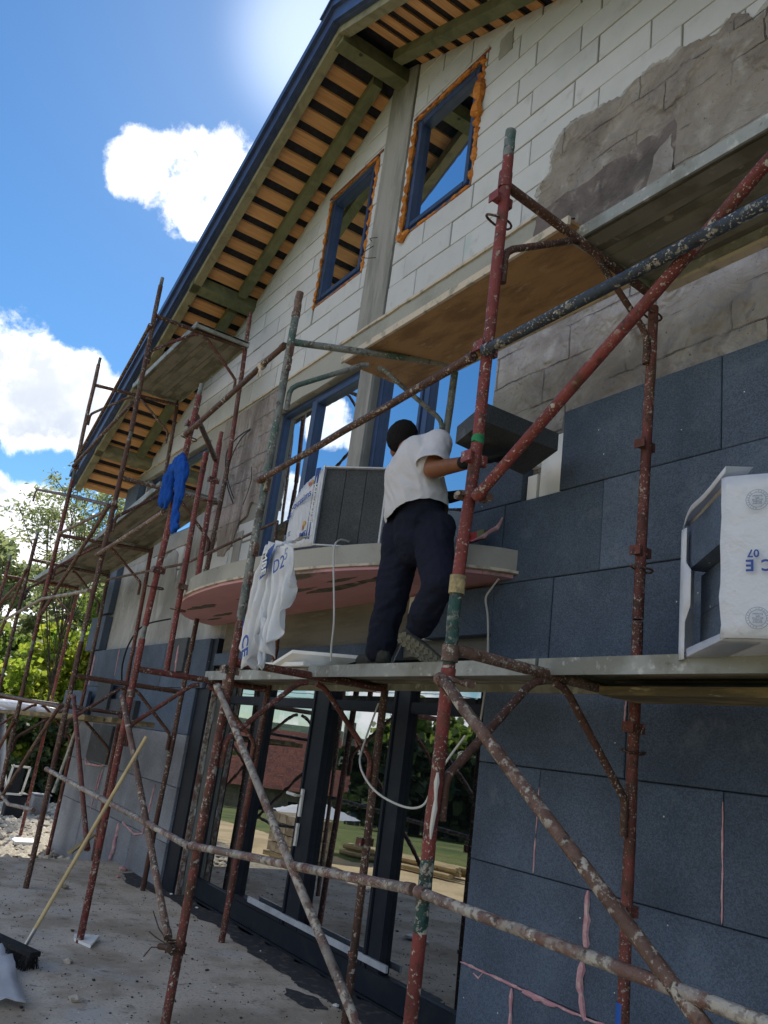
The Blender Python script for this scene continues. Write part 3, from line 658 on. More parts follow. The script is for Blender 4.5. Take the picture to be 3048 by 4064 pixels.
g1 = unit('left gable window rimmed with orange foam', *W1, 3.22, .055, 'frame_blue', 'glass_upper', sash=(0,), sw=.055)
g2 = unit('right gable window with blue sky in its pane', *W2, 3.22, .055, 'frame_blue', 'glass_upper', sash=(0,), sw=.055)
def foamring(w, win, seed, big=1.0, lintel=True):
    x0, x1, z0, z1 = win; y = 3.2
    def s_(pts, r, sd_): worm('mounting_foam', pts, r, 'orange_foam', w, .75, sd_, .035)
    s_([(x0 - .005, y, z0 - .03), (x0 - .005, y, z1)], .02 * big, seed); s_([(x1 + .01, y, z0), (x1 + .01, y, z1 - .02)], .026 * big, seed + 1)
    s_([(x0, y, z1 + .008), (x1, y, z1 + .008)], .013 * big, seed + 2); s_([(x0, y, z0 - .008), (x1, y, z0 - .008)], .011 * big, seed + 3)
    if lintel: MB().box(x0 - .04, x1 + .08, 3.192, 3.22, z1 + .02, z1 + .045).obj('lintel_edge', 'roof_red_tile', w)
foamring(g1, W1, 31, .7); foamring(g2, W2, 41, 1.05)
worm('mounting_foam', [(-4.475, 3.19, 6.9), (-4.46, 3.17, 6.65), (-4.48, 3.18, 6.5)], .045, 'orange_foam', g2, .5, 77, .05)
worm('mounting_foam', [(-5.47, 3.18, 5.86), (-5.40, 3.17, 5.82), (-5.3, 3.18, 5.86)], .035, 'orange_foam', g2, .5, 78, .04)
unit('balcony door pair left of the slim concrete column', *D1, 3.27, .055, 'frame_blue', 'glass_upper', mulls=((-6.78, .07),), sash=(1,), sw=.06, name='balcony_door')
unit('balcony door pair right of the slim concrete column', *D2, 3.27, .06, 'frame_blue', 'glass_upper', mulls=((-4.83, .08),), sash=(0,), sw=.045, name='balcony_door')
unit('wide upper window behind the blue sweater', *WL, 3.27, .06, 'frame_blue', 'glass_upper', mulls=((-10.6, .07),), name='window')
# water drip sill on balcony door
# lower glazed front
lowd = unit('dark framed glazed front beside the slab', LD[0], LD[1], .02, 2.10, 3.27, .06, 'frame_dark', 'glass_lower',
            mulls=((-6.84, .125), (-5.76, .19), (-4.65, .15)), sash=(1, 2), sw=.04, transoms=((1.78, .075),), bot=.15, name='glazed_door')
MB().box(-6.46, -4.48, 3.245, 3.262, .205, .245).obj('threshold_strip', 'silver_strip', lowd)
MB().box(LD[0], LD[1], 3.262, 3.40, -.02, .018).obj('sill_pad', 'frame_dark', lowd)
h_ = MB(); h_.box(-5.85, -5.82, 3.245, 3.262, .93, 1.13); h_.obj('handle_plate', 'white_paint', lowd)
h_ = MB(); h_.tube([(-5.835, 3.25, 1.08), (-5.835, 3.20, 1.08)], .009, 8); h_.tube([(-5.835, 3.195, 1.08), (-5.97, 3.195, 1.085)], .012, 8); h_.obj('handle', 'white_paint', lowd)
MB().box(-5.85, -5.82, 3.245, 3.262, .72, .88).obj('keyhole_plate', 'white_paint', lowd)
# dark lining strip and upvc jamb at the left reveal
MB().box(-8.06, -7.76, 3.13, 3.26, -.02, 2.36).obj('reveal_lining', 'frame_dark', house)
jb = MB(); jb.box(-7.77, -7.735, 3.155, 3.20, -.02, 2.06); jb.obj('jamb_profile', 'plastered_tube', house)
MB().box(-3.66, -3.635, 3.16, 3.30, .0, 2.2).obj('reveal_lining', 'graphite_cut', house)

# ---- balcony slab
bal = bpy.data.objects.new('balcony', None); COL.objects.link(bal); bal.parent = house
CXB, CYB, AB, BB = -5.8, 3.2, 2.36, .93
def ell(t, k=1.0, yb=3.2): return (CXB - AB * k * math.cos(t), CYB - BB * k * math.sin(t))
def ellslab(mb, z0, z1, k=1.0, n=48):
    b0 = len(mb.v); pts = [ell(math.pi * i / n, k) for i in range(n + 1)]
    for z in (z0, z1):
        for x, y in pts: mb.v.append(Vector((x, min(y, 3.21), z)))
    L = n + 1
    for i in range(n): mb.face((b0 + i, b0 + i + 1, b0 + L + i + 1, b0 + L + i))
    mb.face([b0 + L - 1, b0, b0 + L, b0 + 2 * L - 1]); mb.face([b0 + i for i in range(L)]); mb.face([b0 + L + i for i in range(L)][::-1])
e_ = MB(); ellslab(e_, 2.555, 2.678, 1.0); e_.obj('balcony_slab', 'concrete', bal, smooth=True)
e_ = MB(); ellslab(e_, 2.537, 2.553, 1.008); e_.obj('scrim_edge', 'cream_scrim', bal, smooth=True)
# the pink boards of the soffit, one strip each
yb = [2.26, 2.60, 2.94, 3.205]
for a, b in zip(yb, yb[1:]):
    pl = []
    n = 30
    for i in range(n + 1):
        y = a + (b - a) * i / n; q = max(0, 1 - ((CYB - y) / (BB * .99)) ** 2); pl.append((CXB - AB * .99 * math.sqrt(q), y))
    poly = pl + [(2 * CXB - x, y) for x, y in reversed(pl)]
    mb = MB()
    if pl[0][0] > CXB - .02: poly = poly[1:-1]
    k = len(poly)
    for z in (2.515, 2.535):
        for x, y in poly: mb.v.append(Vector((x, y + (.003 if y < (a + b) / 2 else -.003), z)))
    mb.face([i for i in range(k)][::-1]); mb.face([k + i for i in range(k)])
    for i in range(k): j = (i + 1) % k; mb.face((i, j, k + j, k + i))
    mb.obj('soffit_board', 'pink_board', bal)
for i, (x, y, rr) in enumerate([(-4.9, 2.75, .10), (-5.7, 2.62, .14), (-5.3, 2.66, .07), (-7.2, 2.90, .07), (-7.0, 2.62, .10), (-4.35, 2.72, .08), (-4.6, 2.62, .05), (-7.6, 2.98, .05), (-6.3, 2.95, .12)]):
    mb = MB(); n = 16; rnd = random.Random(i)
    rr *= 1.7; ps = [(x + rr * 2.4 * math.cos(a * 2 * math.pi / n) * rnd.uniform(.5, 1.1), y + rr * .30 * math.sin(a * 2 * math.pi / n) * rnd.uniform(.5, 1.2)) for a in range(n)]
    for px, py in ps: mb.v.append(Vector((px, py, 2.512)))
    for px, py in ps: mb.v.append(Vector((px, py, 2.516)))
    mb.face(range(n)); mb.face([n + q for q in range(n)][::-1])
    for q in range(n): mb.face((q, (q + 1) % n, n + (q + 1) % n, n + q))
    mb.obj('mortar_smear', 'smear_dark', bal)

# ---- roof and eaves
roof = bpy.data.objects.new('roof', None); COL.objects.link(roof); roof.parent = house
YO = 2.40
LX = -12.75; RX = 4.6
def rslab(mb, x0, x1, y0, y1, dz0, dz1):
    """sloping box following the roof between x0 and x1"""
    n = len(mb.v)
    for x in (x0, x1):
        for y in (y0, y1):
            for d in (dz0, dz1): mb.v.append(Vector((x, y, roofz(x) + d)))
    for f in ((0, 1, 3, 2), (4, 6, 7, 5), (0, 4, 5, 1), (2, 3, 7, 6), (0, 2, 6, 4), (1, 5, 7, 3)): mb.face([n + q for q in f])
PX = PK[0]
mm_ = MB(); rslab(mm_, LX, PX, YO + .03, 11.5, .026, .05); rslab(mm_, PX, RX, YO + .03, 11.5, .026, .05); mm_.obj('roof_membrane', 'membrane', roof)
rt = MB(); rslab(rt, LX - .08, PX, YO - .05, 11.6, .05, .16); rslab(rt, PX, RX, YO - .05, 11.6, .05, .16)
for i in range(1, 40): pass
rt.obj('roof_sheet', 'roof_metal', roof)
fa = MB(); rslab(fa, LX - .09, PX, YO - .085, YO - .052, -.03, .19); rslab(fa, PX, RX, YO - .085, YO - .052, -.03, .19)
rslab(fa, LX - .09, PX, YO - .12, YO - .085, .12, .215); rslab(fa, PX, RX, YO - .12, YO - .085, .12, .215)
rslab(fa, LX - .09, PX, YO - .052, YO - .01, -.045, -.02); rslab(fa, PX, RX, YO - .052, YO - .01, -.045, -.02)
fa.obj('verge_flashing', 'roof_metal', roof)
rc = MB(); rc.prism([(PX - .22, PK[1] + .13), (PX, PK[1] + .25), (PX + .22, PK[1] + .13), (PX + .20, PK[1] + .11), (PX, PK[1] + .21), (PX - .20, PK[1] + .11)], YO - .14, 11.6); rc.obj('ridge_cap', 'roof_metal', roof)
bg_ = MB(); rslab(bg_, LX, PX, YO - .01, YO + .085, -.13, .0); rslab(bg_, PX, RX, YO - .01, YO + .085, -.13, .0); bg_.obj('barge_rafter', 'grey_timber', roof)
for (a, b, m__) in ((LX + .9, -11.98, 'grey_timber'), (-11.72, -8.92, 'green_timber'), (-8.68, -5.96, 'green_timber'), (-5.62, 2.0, 'green_timber')):
    q = MB(); rslab(q, a, b, 2.93, 3.04, -.11, -.002); q.obj('rafter', m__, roof)
for xl, w_, mt_ in ((-5.79, .16, 'green_timber'), (-8.80, .12, 'green_timber'), (-11.86, .12, 'grey_timber'), (-2.7, .12, 'green_timber'), (.3, .12, 'green_timber')):
    q = MB(); z_ = roofz(xl); t_ = SLP * w_ / 2
    sg = 1 if xl < PX else -1
    if xl == -5.79: q.prism([(xl - w_ / 2, z_ - .19), (xl + w_ / 2, z_ - .19), (xl + w_ / 2, z_ - .04), (xl - w_ / 2, z_ - .04)], YO + .03, 3.25)
    else: q.prism([(xl - w_ / 2, z_ - .13 - sg * t_), (xl + w_ / 2, z_ - .13 + sg * t_), (xl + w_ / 2, z_ - .001 + sg * t_), (xl - w_ / 2, z_ - .001 - sg * t_)], YO - .02 if xl < -8 else YO + .08, 3.22)
    q.obj('lookout_beam', mt_, roof)
random.seed(4)
x = -5.98
bt_me = None
def batten(x0, x1, zoff=0):
    mb = MB(); y0 = YO + .02; y1 = 3.215; rslab(mb, x0, x1, y0, y1, .0, .024); return mb.obj('batten', 'batten_wood', roof)
while x > LX + .05:
    batten(x - .225 + random.uniform(-.006, .006), x - .097 + random.uniform(-.006, .006)); x -= .2283
x = -5.62
while x < 3.0:
    batten(x + .095 + random.uniform(-.006, .006), x + .223 + random.uniform(-.006, .006)); x += .2283

# ------------------------------------------------------------------ scaffold
RT = .0245
def tube_pts(p, q, n=5, wob=.003):
    p = Vector(p); q = Vector(q); return [p.lerp(q, i / n) + (Vector((random.uniform(-wob, wob), random.uniform(-wob, wob), 0)) if 0 < i < n else Vector()) for i in range(n + 1)]
def post(par, segs, r=RT, spig=None, pins=True):
    """segs: list of (p,q,mat)"""
    for (p, q, mt) in segs: MB().tube(tube_pts(p, q), r, 14).obj('post', mt, par, smooth=True)
    if spig:
        p, q, mt = spig; MB().tube([p, q], r * .78, 12).obj('spigot', mt, par, smooth=True)
def collar(par, c, ax=(0, 0, 1), mat='rusty_red', r=.032, h=.05):
    c = Vector(c); ax = Vector(ax).normalized(); MB().tube([c - ax * h / 2, c + ax * h / 2], r, 12).obj('collar', mat, par, smooth=True)
def bracket(par, c, mat='rusty_red'):
    c = Vector(c); mb = MB(); mb.box(c.x - .012, c.x + .012, c.y - .048, c.y + .048, c.z - .022, c.z + .022); mb.box(c.x - .03, c.x + .03, c.y - .052, c.y - .046, c.z - .022, c.z + .022)
    mb.obj('lug', mat, par)
def loops(par, c, mat='dark_rust', r=.045):
    c = Vector(c); pts = []
    for i in range(17):
        a = 2 * math.pi * i / 16; pts.append(c + Vector((math.cos(a) * .028, math.sin(a) * r * 1.5, .004 * math.sin(a * 2))))
    MB().tube(pts, .0055, 6, cap=False).obj('brace_ring', mat, par, smooth=True)
def arms(par, x, zt, yo, yi, mat, sides=(1, 1), drop=.55, x2=None):
    x2 = x if x2 is None else x2
    ymid = (yo + yi) / 2
    def L(y): return x + (x2 - x) * (y - yo) / (yi - yo)
    for sgn, on in ((1, sides[0]), (-1, sides[1])):
        if not on: continue
        yb = yo + .042 if sgn == 1 else yi - .042; P = []
        ye = ymid + (.03 if sgn == -1 else -.03)
        zs = [(0, -drop), (0, -drop + .12), (.012, -drop + .155), (.045, -drop + .185), (.40, -.085), (.445, -.055), (.50, -.042)]
        for dy, dz in zs:
            y = yb + sgn * dy * (abs(ye - yb) / .50); P.append((L(y), y, zt + dz))
        MB().tube(P, .0165, 10).obj('knee_brace', mat, par, smooth=True)
def frame(label, xo, xi, z0, z1, zt, yo=1.87, yi=2.90, mo='rusty_red', mi=None, mtr=None, marm=None, xo1=None, xi1=None, zi0=None, zi1=None, outer=None, inner=None, sides=(1, 1), spig=True, yi1=None, zti=None, group='scaffold frames', name='scaffold_frame', drop=.55):  # one scaffold frame: two posts, a transom and knee braces
    t = thing(name, label, 'scaffold frame', group)
    mi = mi or mo; mtr = mtr or mo; marm = marm or mo; xo1 = xo if xo1 is None else xo1; xi1 = xi if xi1 is None else xi1
    zi0 = z0 if zi0 is None else zi0; zi1 = z1 if zi1 is None else zi1; zti = zt if zti is None else zti
    post(t, outer or [((xo, yo, z0), (xo1, yo, z1 - .1), mo)], spig=((xo1 - (xo1 - xo) * .03, yo, z1 - .12), (xo1, yo, z1), 'grey_tube') if spig else None)
    post(t, inner or [((xi, yi, zi0), (xi1, yi, zi1 - .1), mi)], spig=((xi1, yi, zi1 - .12), (xi1, yi, zi1), mi) if spig else None)
    f = (zt - z0) / max(.01, z1 - z0); xa = xo + (xo1 - xo) * f; g_ = (zti - zi0) / max(.01, zi1 - zi0); xb = xi + (xi1 - xi) * g_
    MB().tube(tube_pts((xa, yo + .02, zt), (xb, yi - .02, zti)), .0225, 12).obj('transom', mtr, t, smooth=True)
    arms(t, xa, zt, yo, yi, marm, sides, drop, x2=xb)
    return t
random.seed(9)
# bay 1 (nearest)
f = frame('nearest lower frame with the green and red painted post', -2.41, -2.405, 0, 2.12, 1.86, inner=[((-2.40, 2.90, 0), (-2.405, 2.90, .62), 'rusty_red'), ((-2.405, 2.90, .62), (-2.41, 2.90, 2.16), 'rusty_red')], zti=1.83, mtr='brown_tube', marm='dark_rust', spig=False,
          outer=[((-2.41, 1.87, 0), (-2.41, 1.87, .90), 'red_paint'), ((-2.41, 1.87, .90), (-2.41, 1.87, 1.13), 'green_paint'), ((-2.41, 1.87, 1.13), (-2.405, 1.87, 1.80), 'red_paint'), ((-2.405, 1.87, 1.80), (-2.405, 1.87, 2.07), 'green_paint')], drop=.60)
collar(f, (-2.405, 1.87, 1.84), mat='brown_tube', h=.06); collar(f, (-2.405, 1.87, 1.77), mat='red_paint', r=.0275, h=.03); bracket(f, (-2.40, 2.90, 1.70)); loops(f, (-2.405, 2.90, 1.60)); bracket(f, (-2.40, 2.90, .98)); collar(f, (-2.405, 1.87, 1.82), mat='blue_mark', r=.0255, h=.02)
worm('mortar_drip', [(-2.378, 1.85, 1.42), (-2.376, 1.85, 1.30), (-2.38, 1.85, 1.2)], .008, 'cable_white', f, .5, 3)
collar(f, (-2.41, 2.90, .60), mat='blue_mark', r=.0262, h=.10); collar(f, (-2.41, 2.90, .13), mat='blue_mark', r=.0262, h=.02)
f = frame('nearest upper frame rising above the wooden deck', -2.405, -2.41, 2.07, 4.17, 3.88, xo1=-2.36, xi1=-2.39, zi0=2.17, zi1=3.84, zti=3.80, mo='red_paint', mi='rusty_red', mtr='dark_rust', marm='dark_rust', spig=False,
          outer=[((-2.405, 1.87, 2.07), (-2.405, 1.87, 2.13), 'yellow_glue'), ((-2.405, 1.87, 2.125), (-2.372, 1.87, 2.665), 'red_paint'), ((-2.372, 1.87, 2.665), (-2.37, 1.87, 2.70), 'green_mark'), ((-2.37, 1.87, 2.70), (-2.36, 1.87, 4.02), 'red_paint'), ((-2.36, 1.87, 4.02), (-2.36, 1.87, 4.16), 'grey_tube')], drop=.47)
collar(f, (-2.405, 1.87, 2.10), mat='yellow_glue', r=.031, h=.07)
for z in (3.08, 2.60, 3.80): bracket(f, (-2.37, 1.87, z), 'red_paint')
for z in (3.0, 2.48): bracket(f, (-2.40, 2.90, z))
loops(f, (-2.38, 1.87, 3.70)); loops(f, (-2.40, 2.90, 2.40)); loops(f, (-2.40, 2.90, 3.70)); collar(f, (-2.365, 1.87, 3.90), mat='red_paint', r=.03, h=.08)
# wing of the clamp beside the worker's elbow
for z in (2.45, 1.745):
    w_ = MB(); w_.tube([(-2.37, 1.80, z - .01), (-2.40, 1.835, z + .01), (-2.37, 1.87, z), (-2.34, 1.90, z - .012), (-2.34, 1.93, z)], .009, 8); w_.tube([(-2.42, 1.83, z), (-2.42, 1.915, z)], .016, 8)
    w_.tube([(-2.36, 1.92, z - .005), (-2.30, 1.90, z - .012)], .016, 10); w_.obj('coupler', 'brown_tube', f if z > 2 else f, smooth=True)
# bay 2
f = frame('lower red frame under the hanging plastic bag', -4.41, -4.33, 0, 2.18, 1.85, mo='rusty_red', mi='dark_rust', zi1=2.3, xo1=-4.37, xi1=-4.35, marm='rusty_red', mtr='rusty_red', drop=.57)
collar(f, (-4.39, 1.87, 1.72), mat='brown_tube', h=.05); bracket(f, (-4.38, 1.87, 1.80), 'brown_tube'); bracket(f, (-4.35, 2.9, .95)); collar(f, (-4.41, 1.87, .35), mat='brown_tube', r=.03, h=.02); collar(f, (-4.34, 2.9, .35), mat='rusty_red', r=.03, h=.02)
f = frame('grey upper frame carrying the left end of the wooden deck', -4.37, -4.02, 2.08, 4.22, 3.87, mo='grey_tube', xo1=-4.355, xi1=-3.98, zi0=2.72, zi1=4.02, zti=3.97, yi=2.89, spig=False, drop=.47,
          outer=[((-4.375, 1.87, 2.10), (-4.36, 1.87, 4.06), 'grey_tube'), ((-4.36, 1.87, 4.06), (-4.355, 1.87, 4.22), 'brown_tube')])
for z in (3.80, 3.70, 2.9, 2.5, 2.33): 
    q = MB(); q.box(-4.345, -4.325, 1.855, 1.885, z - .04, z + .04); q.obj('lug', 'brown_tube', f)
collar(f, (-4.36, 1.87, 4.06), mat='brown_tube', r=.028, h=.03)
# bay 3
f = frame('lower red frame standing on a white offcut', -6.09, -6.08, 0, 2.15, 1.83, mo='red_paint', mi='rusty_red', xo1=-6.12, xi1=-5.98, zi1=2.28, mtr='rusty_red', marm='rusty_red')
collar(f, (-6.11, 1.87, 1.65), mat='brown_tube', h=.05); loops(f, (-6.08, 1.87, 2.44)); bracket(f, (-6.07, 1.87, 2.57)); collar(f, (-6.09, 1.87, 2.66), mat='green_mark', r=.026, h=.03)
f = frame('upper red frame holding the blue sweater', -6.12, -6.68, 2.15, 4.10, 3.83, mo='red_paint', yi=2.40, xo1=-5.98, xi1=-6.80, zi0=2.72, zi1=4.08, zti=3.80, mi='red_paint', mtr='dark_rust', sides=(0, 0))
loops(f, (-6.02, 1.87, 3.64)); bracket(f, (-6.0, 1.87, 3.75)); collar(f, (-6.02, 1.87, 3.70), mat='green_mark', r=.026, h=.05)
loops(f, (-6.74, 2.40, 3.4)); bracket(f, (-6.75, 2.40, 3.6))
t = thing('scaffold_post', 'loose red post leaning beside the sweater frame', 'scaffold post', 'scaffold frames'); MB().tube(tube_pts((-6.70, 2.30, 1.89), (-6.82, 2.30, 3.85)), RT, 12).obj('post', 'red_paint', t, smooth=True)
loops(t, (-6.72, 2.30, 2.4)); bracket(t, (-6.71, 2.30, 2.6), 'brown_tube')
# bay 4
f = frame('lower frame at the middle of the slab behind the broom', -7.87, -7.90, 0, 2.2, 1.79, mo='dark_rust', xo1=-7.93, xi1=-7.86, mi='dark_rust', marm='dark_rust')
f = frame('middle frame carrying the grey deck beneath the upper window', -7.93, -7.86, 2.2, 4.2, 3.72, mo='dark_rust', xo1=-7.90, xi1=-7.83, mi='dark_rust', mtr='brown_tube', sides=(1, 1)); collar(f, (-7.92, 1.87, 2.95), mat='dark_rust', h=.05); collar(f, (-7.90, 1.87, 3.45), mat='brown_tube', h=.05)
f = frame('tall top frame whose post stands against the blue sky', -7.90, -7.83, 4.2, 6.05, 5.57, mo='dark_rust', xo1=-8.09, xi1=-8.03, mi='rusty_red', mtr='dark_rust', marm='rusty_red'); collar(f, (-7.98, 1.87, 4.75), mat='green_mark', r=.026, h=.06)
# bay 5
f = frame('lower frame just past the far edge of the slab', -9.80, -9.55, -.3, 2.2, 1.53, mo='dark_rust', xo1=-10.16, xi1=-9.75, mi='rusty_red')
f = frame('middle frame left of the grey deck ends', -10.16, -9.75, 2.2, 4.3, 3.48, mo='rusty_red', xo1=-10.24, xi1=-9.95, mi='rusty_red', mtr='dark_rust'); collar(f, (-10.2, 1.87, 4.35), mat='dark_rust', h=.05)
f = frame('top frame under the cloud at the eaves end', -10.24, -9.95, 4.3, 5.92, 5.52, mo='brown_tube', xo1=-10.42, xi1=-10.12, mi='dark_rust', mtr='dark_rust', zi1=5.6)
# bay 6, 7
f = frame('lower frame beside the plank stack on the gravel', -11.45, -11.5, -.35, 1.9, 1.55, mo='rusty_red', xo1=-11.6, xi1=-11.52, mi='rusty_red')
f = frame('upper frame of the second last bay', -11.6, -11.52, 1.9, 3.75, 3.36, mo='dark_rust', xo1=-11.72, xi1=-11.62, zi1=3.42, mi='dark_rust')
f = frame('last frame at the left edge of the picture', -13.4, -13.22, -.4, 3.66, 3.33, mo='rusty_red', xo1=-13.56, xi1=-13.28, zi1=3.38, mi='red_paint')

# single tubes: rails and braces
def rail(label, p, q, mat, r=.019, bends=None, cap=None):
    t = thing('scaffold_tube', label, 'scaffold tube', 'loose scaffold tubes')
    P = tube_pts(p, q, 6, .004) if not bends else [p] + bends + [q]
    MB().tube(P, r, 12).obj('tube', mat, t, smooth=True)
    P = [Vector(v) for v in P]
    for e, nx_ in ((P[0], P[1]), (P[-1], P[-2])):
        d = (nx_ - e).normalized(); MB().tube([e - d * .012, e + d * .03], r * 1.18, 10).obj('flattened_end', mat, t, smooth=True)
    return t
yo = 1.835
rail('guard rail from the grey post to the nearest post, rusty', (-4.37, yo, 2.93), (-2.42, yo, 3.05), 'dark_rust')
rail('dark blue rail running up right from the nearest post', (-2.33, yo, 3.05), (-.9, yo, 3.08), 'dark_blue_tube', .022)
rail('red diagonal brace rising right behind the blue rail', (-2.33, yo + .03, 2.44), (-.95, yo + .05, 3.40), 'red_paint', .0215)
rail('rail from the sweater post up to the grey post', (-5.99, yo, 3.66), (-4.38, yo, 3.83), 'dark_rust', .019)
rag = MB(); rag.tube([(-4.70, yo, 3.795), (-4.66, yo, 3.80)], .026, 10); rag.tube([(-4.68, yo - .01, 3.79), (-4.66, yo - .01, 3.73), (-4.64, yo - .01, 3.70)], .007, 6); rag.tube([(-4.68, yo - .01, 3.79), (-4.70, yo - .01, 3.72)], .006, 6)
tag(rag.obj('cloth_rag', 'cream_scrim'), 'pale rag knotted round the rail left of the grey post', 'rag')
rail('brown diagonal brace descending right below the steel deck', (-2.40, yo, 1.74), (-.9, yo, .68), 'brown_tube', .021, bends=[(-2.33, yo - .02, 1.72), (-2.25, yo - .02, 1.655), (-1.6, yo, 1.18)])
rail('mortar crusted bottom rail right of the nearest post', (-2.39, yo, 1.03), (-1.0, yo, 1.01), 'plastered_tube', .0185)
rail('white crusted bottom rail under the bag frame', (-4.39, yo, .87), (-2.44, yo, 1.03), 'plastered_tube', .0185)
rail('white crusted bottom rail left of the bag frame', (-7.95, yo, .96), (-4.43, yo, .86), 'plastered_tube', .0185)
rail('crusted diagonal brace crossing the glazed doors', (-4.44, yo, 1.70), (-2.5, yo, .44), 'plastered_tube', .0185)
rail('orange brown brace leaning to the wire tie', (-6.18, yo, 1.62), (-4.50, yo, .41), 'brown_tube', .02)
rail('thin reddish brace left of the broom handle', (-7.70, yo, 1.60), (-6.25, yo, .57), 'rusty_red', .019, bends=[(-7.60, yo, 1.60), (-7.5, yo, 1.52)])
rail('brace running down from the top post across the cloud', (-8.0, yo, 5.42), (-10.15, yo, 4.40), 'dark_rust', .019)
rail('long guard rail from the second top post downwards', (-8.0, yo, 4.53), (-10.2, yo, 4.35), 'dark_rust', .019)
rail('tube pointing out left past the roof end', (-7.95, 1.9, 3.43), (-12.59, 1.85, 4.53), 'dark_rust', .019, bends=[(-10.2, 1.9, 3.98)])
hk = MB(); hk.tube([(-12.59, 1.85, 4.53), (-12.68, 1.85, 4.50), (-12.66, 1.85, 4.36)], .012, 8); hk.tube([(-12.62, 1.85, 4.51), (-12.72, 1.85, 4.38)], .008, 6)
tag(hk.obj('tube_hook', 'dark_rust', smooth=True), 'bent steel hook hanging at the tip of the outward tube', 'hook')
rail('short rail between the two left posts under the leaves', (-10.03, yo, 3.46), (-8.09, yo, 3.39), 'brown_tube', .018)
rail('pinkish rail running up to the sweater post', (-7.95, yo, 2.93), (-6.15, yo, 3.04), 'brown_tube', .019)
rail('long brace crossing behind the left posts', (-9.89, yo, 2.50), (-7.95, yo, 3.42), 'dark_rust', .019)
rail('pale rail sloping down at the far left', (-13.3, yo, 2.52), (-7.95, yo, 2.58), 'plastered_tube', .0175, bends=[(-10.1, yo, 2.68)])
rail('brace from the planks down to the gravel', (-9.6, yo, .55), (-8.05, yo, 1.50), 'dark_rust', .019)
rail('low rail over the white sacks', (-13.3, yo, 1.62), (-8.0, yo, 1.50), 'dark_rust', .018)
rail('curved pale tube low over the gravel', (-10.1, yo, .60), (-8.1, yo, .60), 'plastered_tube', .0175, bends=[(-9.2, yo, .52)])
rail('thin steel tube along the wall with a hooked end', (-11.3, 2.7, 3.2), (-5.95, 2.72, 3.02), 'dark_rust', .014, bends=[(-8.0, 2.72, 3.06), (-5.97, 2.72, 3.17)])
rail('white tube leaning between the far posts', (-11.3, 2.75, .5), (-11.0, 2.8, 1.45), 'white_tube', .02)
rail('diagonal brace on the last left bay', (-13.5, yo, 2.8), (-11.7, yo, 3.1), 'rusty_red', .019)
rail('second diagonal brace on the last left bay', (-13.5, yo, 1.2), (-11.65, yo, 3.2), 'dark_rust', .019)
rail('low diagonal brace on the gravel bay', (-11.5, yo, .2), (-9.95, yo, 1.3), 'rusty_red', .019)
# wire twist low on the second post
wr = MB(); random.seed(14)
for k in range(7):
    a0 = random.uniform(0, 6.28); P = []
    for i in range(10):
        a = a0 + i * .7; P.append((-4.43 + .05 * math.cos(a) + random.uniform(-.012, .012), 1.86 + .05 * math.sin(a), .37 + .008 * k - .02 + random.uniform(-.012, .012)))
    wr.tube(P, .0035, 5)
for e in ((-.20, -.05, .03), (-.16, -.07, -.08), (-.25, -.03, .12), (.08, .0, .01)): wr.tube([(-4.43, 1.84, .37), (-4.43 + e[0] * .5, 1.83 + e[1], .385 + e[2] * .4), (-4.43 + e[0], 1.83 + e[1], .37 + e[2])], .0035, 5)
wr.tube([(-4.50, 1.80, .36), (-4.43, 1.82, .37), (-4.36, 1.80, .38)], .016, 8)
tag(wr.obj('tie_wire', 'wire_rusty'), 'rusty wire twisted round the second post near the ground', 'wire tie')

# decks
def deck(label, xa, xb, y0, y1, za, zb, mtop='galvanised', munder='deck_underside', n=3, t=.055, flange=True, group='scaffold decks'):
    d = thing('scaffold_deck', label, 'scaffold deck', group); w = (y1 - y0) / n
    for i in range(n):
        a = y0 + i * w + .004; b = y0 + (i + 1) * w - .004
        MB().obox(((xa + xb) / 2, (a + b) / 2, (za + zb) / 2 + t * .35), Vector(((xb - xa) / 2, 0, (zb - za) / 2)), Vector((0, (b - a) / 2, 0)), Vector((0, 0, t * .18))).obj('plank', munder, d)
        if flange:
            rib = MB(); rib.obox(((xa + xb) / 2, (a + b) / 2, (za + zb) / 2 + t * .08), Vector(((xb - xa) / 2 - .02, 0, (zb - za) / 2)), Vector((0, (b - a) * .22, 0)), Vector((0, 0, t * .07))); rib.obj('rib', munder, d)
    for y in (y0 - .006, y1 + .006):
        MB().obox(((xa + xb) / 2, y, (za + zb) / 2), Vector(((xb - xa) / 2, 0, (zb - za) / 2)), Vector((0, .006, 0)), Vector((0, 0, t / 2 + .006))).obj('side_flange', mtop, d)
    for x_, z_ in ((xa + .012, za), (xb - .012, zb)): MB().box(x_ - .012, x_ + .012, y0, y1, z_ - t / 2, z_ + t / 2).obj('end_plate', mtop, d)
    return d
deck('steel deck on the right under the insulation pack', -2.46, -.2, 2.38, 2.92, 1.875, 1.875)
deck('steel deck the worker stands on', -4.40, -2.48, 2.38, 2.90, 1.875, 1.875)
deck('steel deck left of the hanging bag', -6.12, -4.42, 2.42, 2.92, 1.865, 1.87)
deck('dark steel deck high at the right edge', -2.48, -.2, 2.40, 2.95, 3.93, 3.93)
deck('grey steel deck high below the eaves', -10.15, -7.92, 2.30, 2.90, 5.58, 5.60)
deck('grey steel deck under the upper window', -9.98, -7.9, 2.27, 2.87, 3.53, 3.76)
deck('grey steel deck out towards the trees', -11.68, -10.02, 2.27, 2.90, 3.42, 3.52)
deck('farthest grey steel deck', -13.4, -11.72, 2.27, 2.90, 3.36, 3.42)
